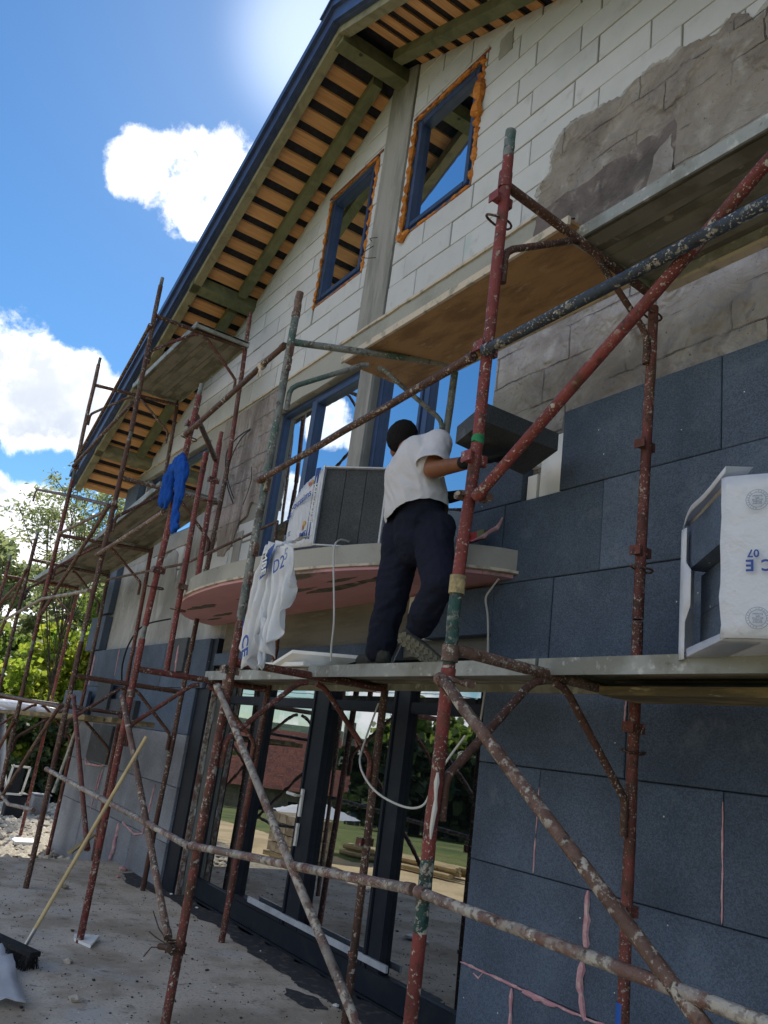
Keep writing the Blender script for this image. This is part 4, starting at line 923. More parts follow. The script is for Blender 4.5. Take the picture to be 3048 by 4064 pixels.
d = thing('wooden_deck', 'stained plywood sheet laid across above the worker', 'wooden deck'); MB().box(-4.50, -2.42, 2.33, 2.90, 3.955, 3.975).obj('plywood_sheet', 'plywood', d); MB().box(-4.5, -2.42, 2.31, 2.328, 3.94, 3.985).obj('edge_batten', 'cream_scrim', d); MB().box(-4.5, -2.42, 2.902, 2.92, 3.94, 3.985).obj('edge_batten', 'cream_scrim', d)
MB().box(-2.40, -.2, 2.965, 3.02, 3.88, 3.92).obj('edge_batten', 'cream_scrim', d)
d = thing('wooden_plank', 'mossy wooden plank beneath the right steel deck', 'plank'); MB().box(-2.36, -.2, 2.62, 2.86, 1.80, 1.835).obj('board', 'dirty_plank', d)
for i, (y0, y1, z, xa, xb) in enumerate([(2.12, 2.30, 1.40, -13.6, -8.2), (2.32, 2.50, 1.41, -13.9, -8.0), (2.52, 2.72, 1.41, -13.7, -7.95)]):
    t_ = thing('wooden_plank', ['long plank on the left scaffold, outermost of three', 'long plank on the left scaffold, middle of three', 'long plank on the left scaffold, nearest the wall'][i], 'plank', 'planks on the left scaffold')
    MB().bar((xa, (y0 + y1) / 2, z - .05), (xb, (y0 + y1) / 2, z + .04), y1 - y0, .045).obj('board', 'dirty_plank', t_)
for x in (-9.75, -11.55, -13.3):
    pass

# ------------------------------------------------------------------ blob bodies (voxel skin over tapered capsules)
def caps(mb, a, b, ra, rb, sy=1.0, n=14, ax=None):
    a = Vector(a); b = Vector(b); d = (b - a); L = d.length
    if L < 1e-5: d = Vector((0, 0, 1)); L = 1e-3
    d.normalize(); u, w = perp(d)
    if ax is not None:
        u = Vector(ax); u = (u - d * u.dot(d)).normalized(); w = d.cross(u)
    rings = []
    m_ = 5
    for i in range(m_ + 1):
        t = math.pi / 2 * (1 - i / m_); rings.append((a - d * ra * math.sin(t), max(.0008, ra * math.cos(t))))
    for i in range(m_ + 1):
        t = math.pi / 2 * i / m_; rings.append((b + d * rb * math.sin(t), max(.0008, rb * math.cos(t))))
    base = len(mb.v)
    for c, r in rings:
        for k in range(n): an = 2 * math.pi * k / n; mb.v.append(c + u * math.cos(an) * r * sy + w * math.sin(an) * r)
    for i in range(len(rings) - 1):
        for k in range(n): p = base + i * n + k; q = base + i * n + (k + 1) % n; mb.face((p, q, q + n, p + n))
    mb.face([base + k for k in range(n)][::-1]); e = base + (len(rings) - 1) * n; mb.face([e + k for k in range(n)])
def remesh(mb, name, mat, parent, vox=.012, smooth=6, disp=None, dec=None):
    o = mb.obj(name, mat, None, smooth=False)
    m1 = o.modifiers.new('r', 'REMESH'); m1.mode = 'VOXEL'; m1.voxel_size = vox
    m2 = o.modifiers.new('s', 'SMOOTH'); m2.factor = .6; m2.iterations = smooth
    dg = bpy.context.evaluated_depsgraph_get(); dg.update()
    me = bpy.data.meshes.new_from_object(o.evaluated_get(dg)); o.modifiers.clear(); old = o.data; o.data = me; bpy.data.meshes.remove(old)
    if not me.materials: me.materials.append(MAT[mat])
    if disp:
        vs = [v.co.copy() for v in me.vertices]; nr = [v.normal.copy() for v in me.vertices]
        for v, c, n_ in zip(me.vertices, vs, nr): v.co = c + n_ * disp(c, n_)
    for p in me.polygons: p.use_smooth = True
    if parent is not None: o.parent = parent
    return o
V = Vector
# ---- the worker: stands on the deck, stepping away from us, right arm out under the board
man = thing('person', 'worker in white t-shirt, navy trousers and black gloves lifting an insulation board', 'person')
P_ = dict(pel=V((-3.66, 2.52, 2.72)), belt=V((-3.63, 2.51, 2.83)), chest=V((-3.66, 2.46, 3.04)), neck=V((-3.73, 2.45, 3.18)), head=V((-3.86, 2.47, 3.275)),
          Rs=V((-3.50, 2.49, 3.165)), Ls=V((-3.83, 2.53, 3.11)), Re=V((-3.44, 2.42, 2.965)), Rw=V((-3.20, 2.53, 2.995)), Le=V((-3.84, 2.70, 2.95)), Lw=V((-3.555, 2.725, 2.93)),
          Rh=V((-3.56, 2.55, 2.68)), Lh=V((-3.76, 2.50, 2.69)), Rk=V((-3.42, 2.54, 2.355)), Lk=V((-3.80, 2.50, 2.33)), Ra=V((-3.58, 2.56, 2.14)), La=V((-3.86, 2.50, 1.995)))
def disp_cloth(amp, sc_, dirv=(1, 1, .5)):
    def f(c, n_):
        q = V((c.x * sc_ * dirv[0], c.y * sc_ * dirv[1], c.z * sc_ * dirv[2])); a = mnoise.noise(q); b = mnoise.noise(q * 2.3 + V((5, 3, 1)))
        return amp * (abs(a) * 1.6 - .4) + amp * .5 * b
    return f
bd = MB()
hd = P_['head']
caps(bd, hd + V((.01, 0, .012)), hd + V((-.015, .004, .0)), .083, .078, .88); caps(bd, hd + V((-.045, .005, -.055)), hd + V((-.05, .005, -.07)), .045, .04)  # skull, jaw
caps(bd, hd + V((-.088, .008, -.028)), hd + V((-.105, .01, -.045)), .012, .014)  # nose
caps(bd, hd + V((-.005, .080, -.02)), hd + V((.0, .088, .01)), .010, .014); caps(bd, hd + V((-.02, -.072, -.02)), hd + V((-.015, -.076, .01)), .008, .010)  # ears
caps(bd, P_['neck'] + V((.03, .01, -.03)), hd + V((.02, 0, -.05)), .058, .052)
caps(bd, P_['chest'], P_['pel'], .13, .13, .75); caps(bd, P_['Rs'], P_['Ls'], .06, .06)
for a, b, r1, r2 in (('Rs', 'Re', .055, .050), ('Re', 'Rw', .050, .034), ('Ls', 'Le', .050, .042), ('Le', 'Lw', .042, .029), ('Rh', 'Rk', .085, .056), ('Rk', 'Ra', .055, .04), ('Lh', 'Lk', .085, .056), ('Lk', 'La', .055, .04)):
    caps(bd, P_[a], P_[b], r1, r2)
body = remesh(bd, 'body', 'skin', man, .009, 4)
ts = MB(); bk = V((.02, -.01, 0)); SX = (.62, .78, 0)
caps(ts, P_['chest'] + V((.01, 0, .0)), P_['belt'] + V((-.005, 0, -.09)), .152, .172, .96, 20, ax=SX); caps(ts, P_['chest'] + V((-.04, -.03, -.05)), P_['belt'] + V((-.06, -.035, -.07)), .12, .135)
caps(ts, P_['chest'] + V((.03, -.01, .05)), P_['belt'] + V((.015, -.01, .02)), .128, .150, .95, 20, ax=SX)
caps(ts, P_['Rs'] + V((-.05, .0, -.02)), P_['Ls'] + V((.05, 0, .0)), .085, .085)
caps(ts, P_['Rs'] + V((-.05, -.01, -.02)), P_['neck'] + V((.06, 0, -.03)), .085, .075); caps(ts, P_['Ls'] + V((.04, 0, -.01)), P_['neck'] + V((.03, 0, -.04)), .08, .07)
caps(ts, P_['neck'] + V((.03, .0, -.05)), P_['neck'] + V((.0, .005, -.015)), .075, .060)
caps(ts, P_['Rs'] + V((-.005, 0, .0)), lerp(P_['Rs'], P_['Re'], .42) + V((-.005, .0, 0)), .078, .078); caps(ts, P_['Rs'] + V((-.05, 0, -.06)), lerp(P_['Rs'], P_['Re'], .7) + V((-.05, .0, 0)), .075, .07)
caps(ts, P_['Ls'], lerp(P_['Ls'], P_['Le'], .6), .07, .065)
def shirt_d(c, n_):
    t = max(0, min(1, (c.z - 2.75) / .5)); q = V((c.x * 7 + c.z * 5, c.y * 7, c.z * 4 - c.x * 2))
    w = mnoise.noise(q); w2 = mnoise.noise(V((c.x * 16 + c.z * 10, c.y * 16, c.z * 8)))
    return .008 * w + .010 * (1.15 - t) * (1 - 2.2 * abs(w2))
shirt = remesh(ts, 't_shirt', 'white_cotton', man, .009, 14, shirt_d)
def cut(o, co, no):
    bmx = bmesh.new(); bmx.from_mesh(o.data); bmesh.ops.bisect_plane(bmx, geom=bmx.verts[:] + bmx.edges[:] + bmx.faces[:], plane_co=co, plane_no=no, clear_outer=True)
    bmx.to_mesh(o.data); bmx.free()
cut(shirt, V((-3.60, 2.50, 2.775)), V((.36, .10, -1)))
sv = []; sa = P_['Rs'] + V((-.005, 0, .0)); sb = lerp(P_['Rs'], P_['Re'], .90) + V((-.004, 0, 0)); sd3 = (sb - sa).normalized(); su, sw_ = perp(sd3)
for j in range(13):
    t_ = .12 + .88 * j / 12; row = []
    for k in range(29):
        a = 2 * math.pi * (k % 28) / 28; r_ = .072 + .018 * t_ + .007 * mnoise.noise(V((math.cos(a) * 1.6, math.sin(a) * 1.6, t_ * 3))) * (1 + t_) + (.003 if j == 12 else 0)
        row.append(sa.lerp(sb, t_) + (su * math.cos(a) + sw_ * math.sin(a)) * r_)
    sv.append(row)
sl_mb = MB()
for row in sv:
    for p in row[:-1]: sl_mb.v.append(p)
for j in range(12):
    for k in range(28): a = j * 28 + k; b = j * 28 + (k + 1) % 28; sl_mb.face((a, b, b + 28, a + 28))
slo = sl_mb.obj('sleeve', 'white_cotton', shirt, smooth=True, fix=False); md_ = slo.modifiers.new('thick', 'SOLIDIFY'); md_.thickness = .004
tr = MB()
caps(tr, P_['belt'] + V((0, 0, -.03)), P_['pel'] + V((0, 0, -.03)), .138, .146, .90, 20, ax=(.57, .82, 0))
for s_ in 'RL':
    h_, k_, a_ = P_[s_ + 'h'], P_[s_ + 'k'], P_[s_ + 'a']
    caps(tr, h_, k_, .118, .092); caps(tr, k_, lerp(k_, a_, .86), .090, .078); caps(tr, lerp(k_, a_, .7), lerp(k_, a_, .98), .082, .074)
caps(tr, P_['Rh'] + V((.03, .03, .0)), P_['Rh'] + V((.01, .02, -.06)), .095, .09); caps(tr, P_['pel'] + V((.01, -.01, -.02)), P_['pel'] + V((.02, -.02, -.09)), .135, .12, 1.0, 20); caps(tr, lerp(P_['Rh'], P_['Lh'], .5) + V((.02, -.03, .02)), lerp(P_['Rh'], P_['Lh'], .5) + V((.02, -.02, -.12)), .13, .10)
tro = remesh(tr, 'trousers', 'navy_trousers', man, .009, 4, lambda c, n_: .012 * (mnoise.noise(V((c.x * 9 + c.z * 6, c.y * 9, c.z * 5 - c.x * 4)))) + .012 * (.5 - abs(mnoise.noise(V((c.x * 14 - c.z * 10, c.y * 14, c.z * 17))))) * (1.3 if c.z < 2.25 else .7))
hr = MB(); caps(hr, hd + V((.020, -.006, .020)), hd + V((-.012, -.004, .018)), .092, .088, .95); caps(hr, hd + V((.030, -.014, -.03)), hd + V((.0, -.016, -.015)), .076, .080); caps(hr, hd + V((.035, 0, -.05)), hd + V((.03, 0, -.02)), .060, .07)
remesh(hr, 'hair', 'black_hair', man, .009, 4, disp_cloth(.003, 60, (1, 1, 1)))
bt = MB(); bt.tube([P_['belt'] + V((.0, 0, .0))] * 1 + [P_['belt'] + V((0, 0, .012))], .10, 12)
def hand(nm, w, palm_d, up_, side, curl, spread=1.0, L=.17, thumb=1):
    """w wrist, palm_d pointing to fingers, up_ palm normal"""
    mb = MB(); f_ = V(palm_d).normalized(); u_ = V(up_); u_ = (u_ - f_ * u_.dot(f_)).normalized(); s_ = f_.cross(u_) * side
    caps(mb, w - f_ * .07, w, .036, .031)
    for k in range(4): caps(mb, w + f_ * .01 + s_ * (.010 * (k - 1.5)), w + f_ * .085 + s_ * (.021 * (k - 1.5)), .018, .0145)
    lens = (.068, .078, .072, .056)
    for k in range(4):
        p = w + f_ * .088 + s_ * (.0225 * (k - 1.5)) * spread; dirf = (f_ + s_ * .07 * (k - 1.5)).normalized(); l_ = lens[k]
        q = p + (dirf * math.cos(curl * .4) - u_ * -math.sin(curl * .4)) * l_ * .5; r_ = q + (dirf * math.cos(curl) + u_ * math.sin(curl)) * l_ * .32; s2 = r_ + (dirf * math.cos(curl * 1.6) + u_ * math.sin(curl * 1.6)) * l_ * .28
        caps(mb, p, q, .0118, .011, n=10); caps(mb, q, r_, .011, .010, n=10); caps(mb, r_, s2, .010, .0085, n=10)
    t0 = w + f_ * .028 - s_ * .028; t1 = t0 + (f_ * .6 - s_ * .75 + u_ * .12).normalized() * .042; t2 = t1 + (f_ * .85 - s_ * .35 + u_ * .2).normalized() * .034
    caps(mb, t0, t1, .0165, .0135, n=10); caps(mb, t1, t2, .013, .0105, n=10)
    return remesh(mb, nm, 'black_glove', man, .0045, 2)
hand('glove', P_['Rw'], (.55, .80, .26), (-.1, -.25, 1), 1, .12)
hand('glove', P_['Lw'], (.5, .75, .32), (-.3, -.3, .9), 1, .5)
cf = MB(); cf.tube([P_['Rw'] - V((.045, .02, .006)), P_['Rw'] + V((.02, .028, .006))], .0365, 14); cf.obj('glove_cuff', 'black_glove', man, smooth=True)
txt_jobs = []
# boots
def boot(nm, heel, toe, upv, ank):
    mb = MB(); f_ = (toe - heel).normalized(); u_ = V(upv); u_ = (u_ - f_ * u_.dot(f_)).normalized(); s_ = f_.cross(u_); L = (toe - heel).length
    caps(mb, heel + f_ * .035 + u_ * .055, heel + f_ * (L * .45) + u_ * .05, .046, .044); caps(mb, heel + f_ * (L * .45) + u_ * .048, toe - f_ * .05 + u_ * .042, .046, .042)
    caps(mb, heel + f_ * .045 + u_ * .07, ank, .048, .050)
    o = remesh(mb, nm, 'boot_leather', man, .008, 3, disp_cloth(.003, 30, (1, 1, 1)))
    so2 = MB(); n = 22; prof = []
    for i in range(n):
        a = 2 * math.pi * i / n; c, s = math.cos(a), math.sin(a); ln = L / 2; wd = .047 + .006 * c - (.008 if abs(c) < .45 else 0)
        prof.append((ln + ln * c, wd * s * (1 if abs(c) < .8 else .95)))
    for z in (0, .024):
        for a, b in prof: so2.v.append(heel + f_ * a + s_ * b + u_ * z)
    so2.face(range(n)); so2.face([n + i for i in range(n)][::-1])
    for i in range(n): j = (i + 1) % n; so2.face((i, j, n + j, n + i))
    sole = so2.obj('sole', 'boot_sole', o)
    for k in range(9):
        t_ = .03 + (L - .06) * k / 8
        for sg in (-1, 1):
            MB().obox(heel + f_ * t_ + s_ * sg * .021 - u_ * .004, (f_ * .7 + s_ * .55 * sg) * .013, (s_ * .7 - f_ * .5 * sg) * .014, u_ * .005).obj('tread_lug', 'boot_sole', o)
    lc = MB()
    for k in range(4):
        q = heel + f_ * (.10 + .028 * k) + u_ * (.105 - .013 * k); lc.tube([q - s_ * .03, q + u_ * .008, q + s_ * .03], .003, 5)
    lc.obj('lace', 'cable_black', o)
    return o
boot('boot', V((-3.77, 2.50, 1.908)), V((-4.05, 2.49, 1.908)), (0, 0, 1), P_['La'] + V((0, 0, .03)))
boot('boot', V((-3.60, 2.44, 2.075)), V((-3.41, 2.61, 1.915)), (-.8, .5, .42), V((-3.60, 2.56, 2.16)))

# the board in his hands
hb = MB(); q = [(-2.96, 2.36), (-2.95, 2.865), (-3.37, 3.02), (-3.31, 2.46)]
hb.v = [V((x, y, 3.10)) for x, y in q] + [V((x, y, 3.198)) for x, y in q]
for f_ in ((3, 2, 1, 0), (4, 5, 6, 7), (0, 1, 5, 4), (1, 2, 6, 5), (2, 3, 7, 6), (3, 0, 4, 7)): hb.face(f_)
tag(hb.obj('insulation_board', 'graphite_cut'), 'cut dark grey insulation board held up in the worker\'s hands', 'insulation board')

# ------------------------------------------------------------------ text helper
def text(body_, size, origin, rx, uy, mat, parent, name='print', ext=0.0008, sx=1.0, align='CENTER', bold=0.0):
    cu = bpy.data.curves.new(name, 'FONT'); cu.body = body_; cu.size = size; cu.extrude = ext; cu.align_x = align; cu.align_y = 'CENTER'; cu.resolution_u = 3; cu.offset = bold
    o = bpy.data.objects.new(name, cu); COL.objects.link(o); dg = bpy.context.evaluated_depsgraph_get(); dg.update()
    me = bpy.data.meshes.new_from_object(o.evaluated_get(dg)); bpy.data.objects.remove(o); bpy.data.curves.remove(cu)
    X_ = V(rx).normalized(); Z_ = X_.cross(V(uy)).normalized(); Y_ = Z_.cross(X_)
    mtx = Matrix((X_ * sx, Y_, Z_)).transposed().to_4x4(); mtx.translation = V(origin); me.transform(mtx)
    me.materials.clear(); me.materials.append(MAT[mat]); me.update()
    o = bpy.data.objects.new(name, me); COL.objects.link(o)
    if parent is not None: o.parent = parent
    return o
def ringprint(c, r, rx, uy, mat, parent, w=.0022):
    X_ = V(rx).normalized(); Z_ = X_.cross(V(uy)).normalized(); Y_ = Z_.cross(X_); mb = MB(); n = 40
    for i in range(n + 1):
        a = 2 * math.pi * i / n; d = X_ * math.cos(a) + Y_ * math.sin(a); mb.v += [V(c) + d * (r - w), V(c) + d * (r + w)]
    for i in range(n): mb.face((2 * i, 2 * i + 1, 2 * i + 3, 2 * i + 2))
    return mb.obj('stamp_ring', mat, parent, fix=False)

# ---- pack of boards on the right deck
pk = thing('insulation_pack', 'opened white plastic pack of insulation boards on the right deck', 'insulation pack')
A = V((-1.80, 2.41, 1.905)); B = V((-1.42, 2.10, 1.905)); e1 = (B - A).normalized(); n1 = V((-.631, -.775, 0)); dp = V((.631, .775, 0)); Wd = (B - A).length; H = .465
dpR = V((.93, .36, 0)).normalized()
def pbox(name, u0, u1, d0, d1, z0, z1, mat, par):
    c = A + e1 * (u0 + u1) / 2 + dp * (d0 + d1) / 2 + V((0, 0, (z0 + z1) / 2)); return MB().obox(c, e1 * (u1 - u0) / 2, dp * (d1 - d0) / 2, V((0, 0, (z1 - z0) / 2))).obj(name, mat, par)
pbox('insulation_board', .05, Wd - .01, -.005, .8, .295, .455, 'graphite_foam', pk)
pbox('insulation_board', .01, Wd - .01, .05, .8, .15, .29, 'graphite_foam', pk); pbox('insulation_board', .01, Wd - .01, .05, .8, .005, .148, 'graphite_foam', pk)
def sheet(name, grid, mat, par, th=.0015, smooth=True):
    """grid[j][i] of points -> double sided thin sheet"""
    nj = len(grid); ni = len(grid[0]); mb = MB()
    for row in grid:
        for p in row: mb.v.append(V(p))
    for j in range(nj - 1):
        for i in range(ni - 1): a = j * ni + i; mb.face((a, a + 1, a + ni + 1, a + ni))
    o = mb.obj(name, mat, par, smooth=smooth, fix=False)
    md = o.modifiers.new('thick', 'SOLIDIFY'); md.thickness = th
    return o
# right-hand skin, bulging, wraps the front corner
grid = []; prof = [(-.012, .004), (-.006, -.004), (0, -.010), (.05, -.012), (.2, -.008), (.5, -.004), (.9, 0)]
for j in range(13):
    z = 1.895 + .49 * j / 12; row = []
    for s_, o_ in prof:
        if s_ <= 0: p = B - e1 * (-s_) * 1.0 + n1 * (.02 + o_ * -.8) if s_ < 0 else B + n1 * .012 + e1 * .014
        else: p = B + dpR * s_ + V((.36, -.93, 0)) * (-o_) * .8 + e1 * .012
        wz = .008 * mnoise.noise(V((s_ * 8, j * .5, 2)))
        row.append(p + n1 * wz + V((0, 0, 0)) + V((0, 0, z)) - V((0, 0, p.z)))
    grid.append(row)
skin_ = sheet('wrap_side', grid, 'white_plastic', pk)
grid = []
for j in range(5):
    row = []
    for s_, o_ in prof[2:]:
        p = B + dpR * s_ - e1 * (Wd * .0) ; q = A + dp * s_; t_ = j / 4; r_ = p.lerp(q, t_); row.append(V((r_.x, r_.y, 2.383 + .015 * mnoise.noise(r_ * 6))))
    grid.append(row)
sheet('wrap_top', grid, 'white_plastic', pk)
grid = []
for j in range(5):
    row = []
    for s_ in (.0, .2, .5, .9): r_ = (B + dpR * s_).lerp(A + dp * s_, j / 4); row.append(V((r_.x, r_.y, 1.897)))
    grid.append(row)
sheet('wrap_bottom', grid, 'white_plastic', pk)
# left flap and rim
fl = []
for j in range(12):
    z = 1.885 + .46 * j / 11; w1 = .045 + (.03 if j < 8 and j > 3 else 0)
    w1 = .085 + (.065 if 3 < j < 8 else 0); fl.append([A - e1 * .005 + dp * .03 + V((0, 0, z - 1.905)), A - e1 * .004 + n1 * .018 + V((0, 0, z - 1.905)), A + e1 * .05 + n1 * .03 + V((0, 0, z - 1.905)), A + e1 * w1 + n1 * .022 + V((0, 0, z - 1.905))])
sheet('wrap_flap', fl, 'white_plastic', pk)
rim = []
for i in range(10):
    t_ = i / 9; p = A.lerp(B, t_) + n1 * (.012 + .02 * math.sin(math.pi * t_)); zt = 2.345 + .04 * t_ + .012 * math.sin(7 * t_)
    rim.append([V((p.x, p.y, zt)) + V((0, 0, .01)), V((p.x, p.y, zt + .03)), V((p.x, p.y, zt + .035)) + dp * .08])
sheet('wrap_rim', rim, 'white_plastic', pk)
rim = []
for i in range(10):
    t_ = i / 9; p = A.lerp(B, t_) + n1 * .012; rim.append([V((p.x, p.y, 1.925 - .01 * t_)), V((p.x, p.y, 1.895)), V((p.x, p.y, 1.893)) + dp * .1])
sheet('wrap_rim', rim, 'white_plastic', pk)
nR = V((.36, -.93, 0)).normalized(); base = B + nR * .024 + e1 * .012
def onR(s_, z): p = base + dpR * s_; return V((p.x, p.y, z))
# the print is upside down: text right vector is reversed
text('07', .032, onR(.067, 2.139), -dpR, (0, 0, -1), 'ink_blue', pk, bold=.0006)
text('C', .047, onR(.104, 2.104), -dpR, (0, 0, -1), 'ink_blue', pk, bold=.0010); text('E', .047, onR(.058, 2.104), -dpR, (0, 0, -1), 'ink_blue', pk, bold=.0010)
for zc in (2.30, 1.95):
    c = onR(.078, zc)
    ringprint(c, .031, dpR, (0, 0, 1), 'ink_grey', pk, .0007); ringprint(c, .023, dpR, (0, 0, 1), 'ink_grey', pk, .0007)
    for i, s_ in enumerate(('Standard', 'Product', 'EN 13163', 'EPS', 'European')): text(s_, .0072, c + V((0, 0, .0115 - .0058 * (4 - i))), -dpR, (0, 0, -1), 'ink_grey', pk)
    for i in range(22):
        a = 2 * math.pi * i / 22; X_ = dpR; d = X_ * math.cos(a) + V((0, 0, math.sin(a))); tn = -X_ * math.sin(a) + V((0, 0, math.cos(a)))
        text('PRODUCT CERTIFIED * EN '[i], .006, c + d * .027, -tn if False else tn * -1, d * -1 if False else d * -1, 'ink_grey', pk)

for k_, ch_ in enumerate('MIB'): text(ch_, .045, A + e1 * .125 + n1 * .019 + V((0, 0, .15 + .04 * k_)), (0, 0, 1), e1, 'ink_blue', pk)
bf = MB(); bf.bar((-1.78, 2.39, 1.912), (-1.3, 2.30, 1.908), .05, .006); tag(bf.obj('plastic_film', 'strip_navy'), 'scrap of blue film under the open pack', 'plastic film')

# ---- pack on the balcony
p2 = thing('insulation_pack', 'pack of three dark boards in white film standing on the balcony', 'insulation pack')
A2 = V((-4.63, 2.40, 2.705)); B2 = V((-4.30, 2.68, 2.705)); E2 = (B2 - A2).normalized(); W2_ = (B2 - A2).length; D2_ = V((-E2.y, E2.x, 0)); N2 = -D2_; H2 = .53
for i in range(3):
    a = W2_ * i / 3 + .002; b = W2_ * (i + 1) / 3 - .002
    MB().obox(A2 + E2 * (a + b) / 2 + D2_ * .45 + V((0, 0, H2 / 2)), E2 * (b - a) / 2, D2_ * .45, V((0, 0, H2 / 2 - .006))).obj('insulation_board', 'graphite_cut', p2)
loop = [A2 + N2 * .012 - E2 * .008, V((-4.70, 2.37, 0)), V((-4.80, 2.35, 0)), V((-4.90, 2.35, 0)), V((-4.99, 2.37, 0)), V((-5.07, 2.43, 0)), V((-5.11, 2.52, 0)), V((-5.12, 2.65, 0)), V((-5.08, 2.85, 0)), V((-5.0, 3.0, 0))]
# resample
fine = []
for a, b in zip(loop, loop[1:]):
    for k in range(9): fine.append(V(a).lerp(V(b), k / 9))
fine.append(V(loop[-1]))
grid = []
for j in range(12):
    t_ = j / 11; row = []
    for i, p in enumerate(fine):
        s_ = i / (len(fine) - 1); top = H2 + .012 - .30 * min(1, s_ / .55) ** 1.3; nx_ = .011 * (math.sin(i * 1.05 + .7 * math.sin(i * .37))) * (.55 + .45 * math.sin(math.pi * t_))
        row.append(V((p.x, p.y - abs(nx_) * 1.2, 2.69 + top * t_)))
    grid.append(row)
sheet('wrap_side', grid, 'white_plastic', p2)
for p, q_ in ((A2 - E2 * .006 + N2 * .012, V((0, 0, H2 + .012))), (B2 + E2 * .008 + N2 * .012, V((0, 0, H2 + .012)))): MB().obox(p + q_ / 2, E2 * .006, D2_ * .02, q_ / 2).obj('wrap_edge', 'white_plastic', p2)
for z in (-.006, H2 + .004): MB().obox((A2 + B2) / 2 + N2 * .008 + V((0, 0, z)), E2 * (W2_ / 2 + .01), D2_ * .02, V((0, 0, .004))).obj('wrap_edge', 'white_plastic', p2)
MB().obox(B2 + E2 * .012 + D2_ * .44 + V((0, 0, H2 / 2)), E2 * .002, D2_ * .45, V((0, 0, H2 / 2))).obj('wrap_far_side', 'white_plastic', p2)
MB().obox((A2 + B2) / 2 + D2_ * .45 + V((0, 0, H2 + .006)), E2 * (W2_ / 2 + .01), D2_ * .45, V((0, 0, .002))).obj('wrap_top', 'white_plastic', p2)
d1_ = V((-1, -.2, 0)).normalized()
MB().quad(V((-4.655, 2.372, 2.74)), V((-4.70, 2.360, 2.74)), V((-4.70, 2.360, 3.24)), V((-4.655, 2.372, 3.24))).obj('printed_strip', 'strip_navy', p2, fix=False)
text('POLISTIREN', .052, (-4.675, 2.362, 2.99), (0, 0, 1), (1, .2, 0), 'white_paint', p2, bold=.0008)
text('-oussims', .075, (-4.79, 2.330, 3.02), (1, .0, .28), (0, 0, 1), 'ink_blue', p2, bold=.0004)
text('SEE', .070, (-4.945, 2.335, 2.93), (1, -.2, .38), (0, 0, 1), 'ink_blue', p2)
text('SUMS', .06, (-4.75, 2.345, 2.765), (1, 0, .15), (0, 0, 1), 'ink_blue', p2, bold=.0006)
text('p, ID', .05, (-4.93, 2.340, 2.80), (1, 0, .1), (0, 0, 1), 'ink_faded', p2)
def disc(c, r, rx, uy, mat, par):
    X_ = V(rx).normalized(); Y_ = V(uy).normalized(); mb = MB(); mb.v = [V(c) + X_ * r * math.cos(2 * math.pi * i / 18) + Y_ * r * math.sin(2 * math.pi * i / 18) for i in range(18)]; mb.face(range(18)); return mb.obj('print_dot', mat, par, fix=False)
disc((-4.755, 2.350, 2.825), .020, (1, 0, 0), (0, 0, 1), 'dot_red', p2); disc((-4.735, 2.350, 2.85), .022, (1, 0, 0), (0, 0, 1), 'dot_orange', p2)
disc((-4.735, 2.346, 3.13), .016, (1, 0, 0), (0, 0, 1), 'dot_red', p2); disc((-4.715, 2.352, 3.145), .016, (1, 0, 0), (0, 0, 1), 'dot_orange', p2)

# ---- plastic bag hanging over the rail of the second frame
bg = thing('plastic_bag', 'torn white plastic bag with blue print draped from the grey post', 'plastic bag')
random.seed(2)
def drape(cols, y0, amp, name, seed):
    """cols: list of (x_top,z_top,x_bot,z_bot)"""
    grid = []; nj = 34; K = 7; n = (len(cols) - 1) * K
    for j in range(nj + 1):
        t_ = j / nj; row = []
        for q in range(n + 1):
            i = min(q // K, len(cols) - 2); f = q / K - i; a, b = cols[i], cols[i + 1]
            xt, zt, xb, zb = [a[k] + (b[k] - a[k]) * f for k in range(4)]; u = q / n
            x = xt + (xb - xt) * t_; z = zt + (zb - zt) * t_
            ph = u * 24 + seed + 1.6 * mnoise.noise(V((u * 4, t_ * 1.1, seed))); w = math.sin(ph); w = w * abs(w) ** -.35 if abs(w) > .02 else w
            y = y0 + amp * w * (.45 + t_ * .75) + .03 * mnoise.noise(V((u * 6, t_ * 1.6, seed))) + .008 * mnoise.noise(V((u * 12, t_ * 9, seed)))
            x += .018 * mnoise.noise(V((t_ * 3, u * 2, seed + 4))); z += .035 * mnoise.noise(V((u * 9, seed, 2))) * t_ ** 2
            row.append(V((x, y, z)))
        grid.append(row)
    return sheet(name, grid, 'bag_plastic', bg, .001)
drape([(-4.05, 2.42, -4.18, 1.96), (-4.03, 2.455, -4.13, 1.90), (-4.0, 2.475, -4.08, 1.84), (-3.97, 2.475, -4.03, 1.80), (-3.94, 2.465, -3.97, 1.80), (-3.91, 2.455, -3.93, 1.82), (-3.885, 2.44, -3.90, 1.90), (-3.87, 2.43, -3.885, 1.97)], 1.80, .028, 'bag_panel', 1)
drape([(-3.93, 2.45, -3.86, 2.02), (-3.90, 2.465, -3.83, 1.95), (-3.87, 2.465, -3.80, 1.88), (-3.83, 2.455, -3.76, 1.85), (-3.79, 2.445, -3.72, 1.88), (-3.74, 2.425, -3.685, 1.95), (-3.69, 2.39, -3.665, 2.02), (-3.65, 2.34, -3.66, 2.10), (-3.63, 2.28, -3.655, 2.2)], 1.79, .026, 'bag_panel', 5)
drape([(-3.84, 2.46, -3.80, 2.43), (-3.80, 2.465, -3.72, 2.45), (-3.76, 2.455, -3.66, 2.455), (-3.72, 2.45, -3.60, 2.47)], 1.82, .01, 'bag_panel', 9)
drape([(-3.88, 2.04, -3.80, 1.80), (-3.86, 2.05, -3.775, 1.79), (-3.84, 2.05, -3.765, 1.82)], 1.77, .012, 'bag_panel', 3)
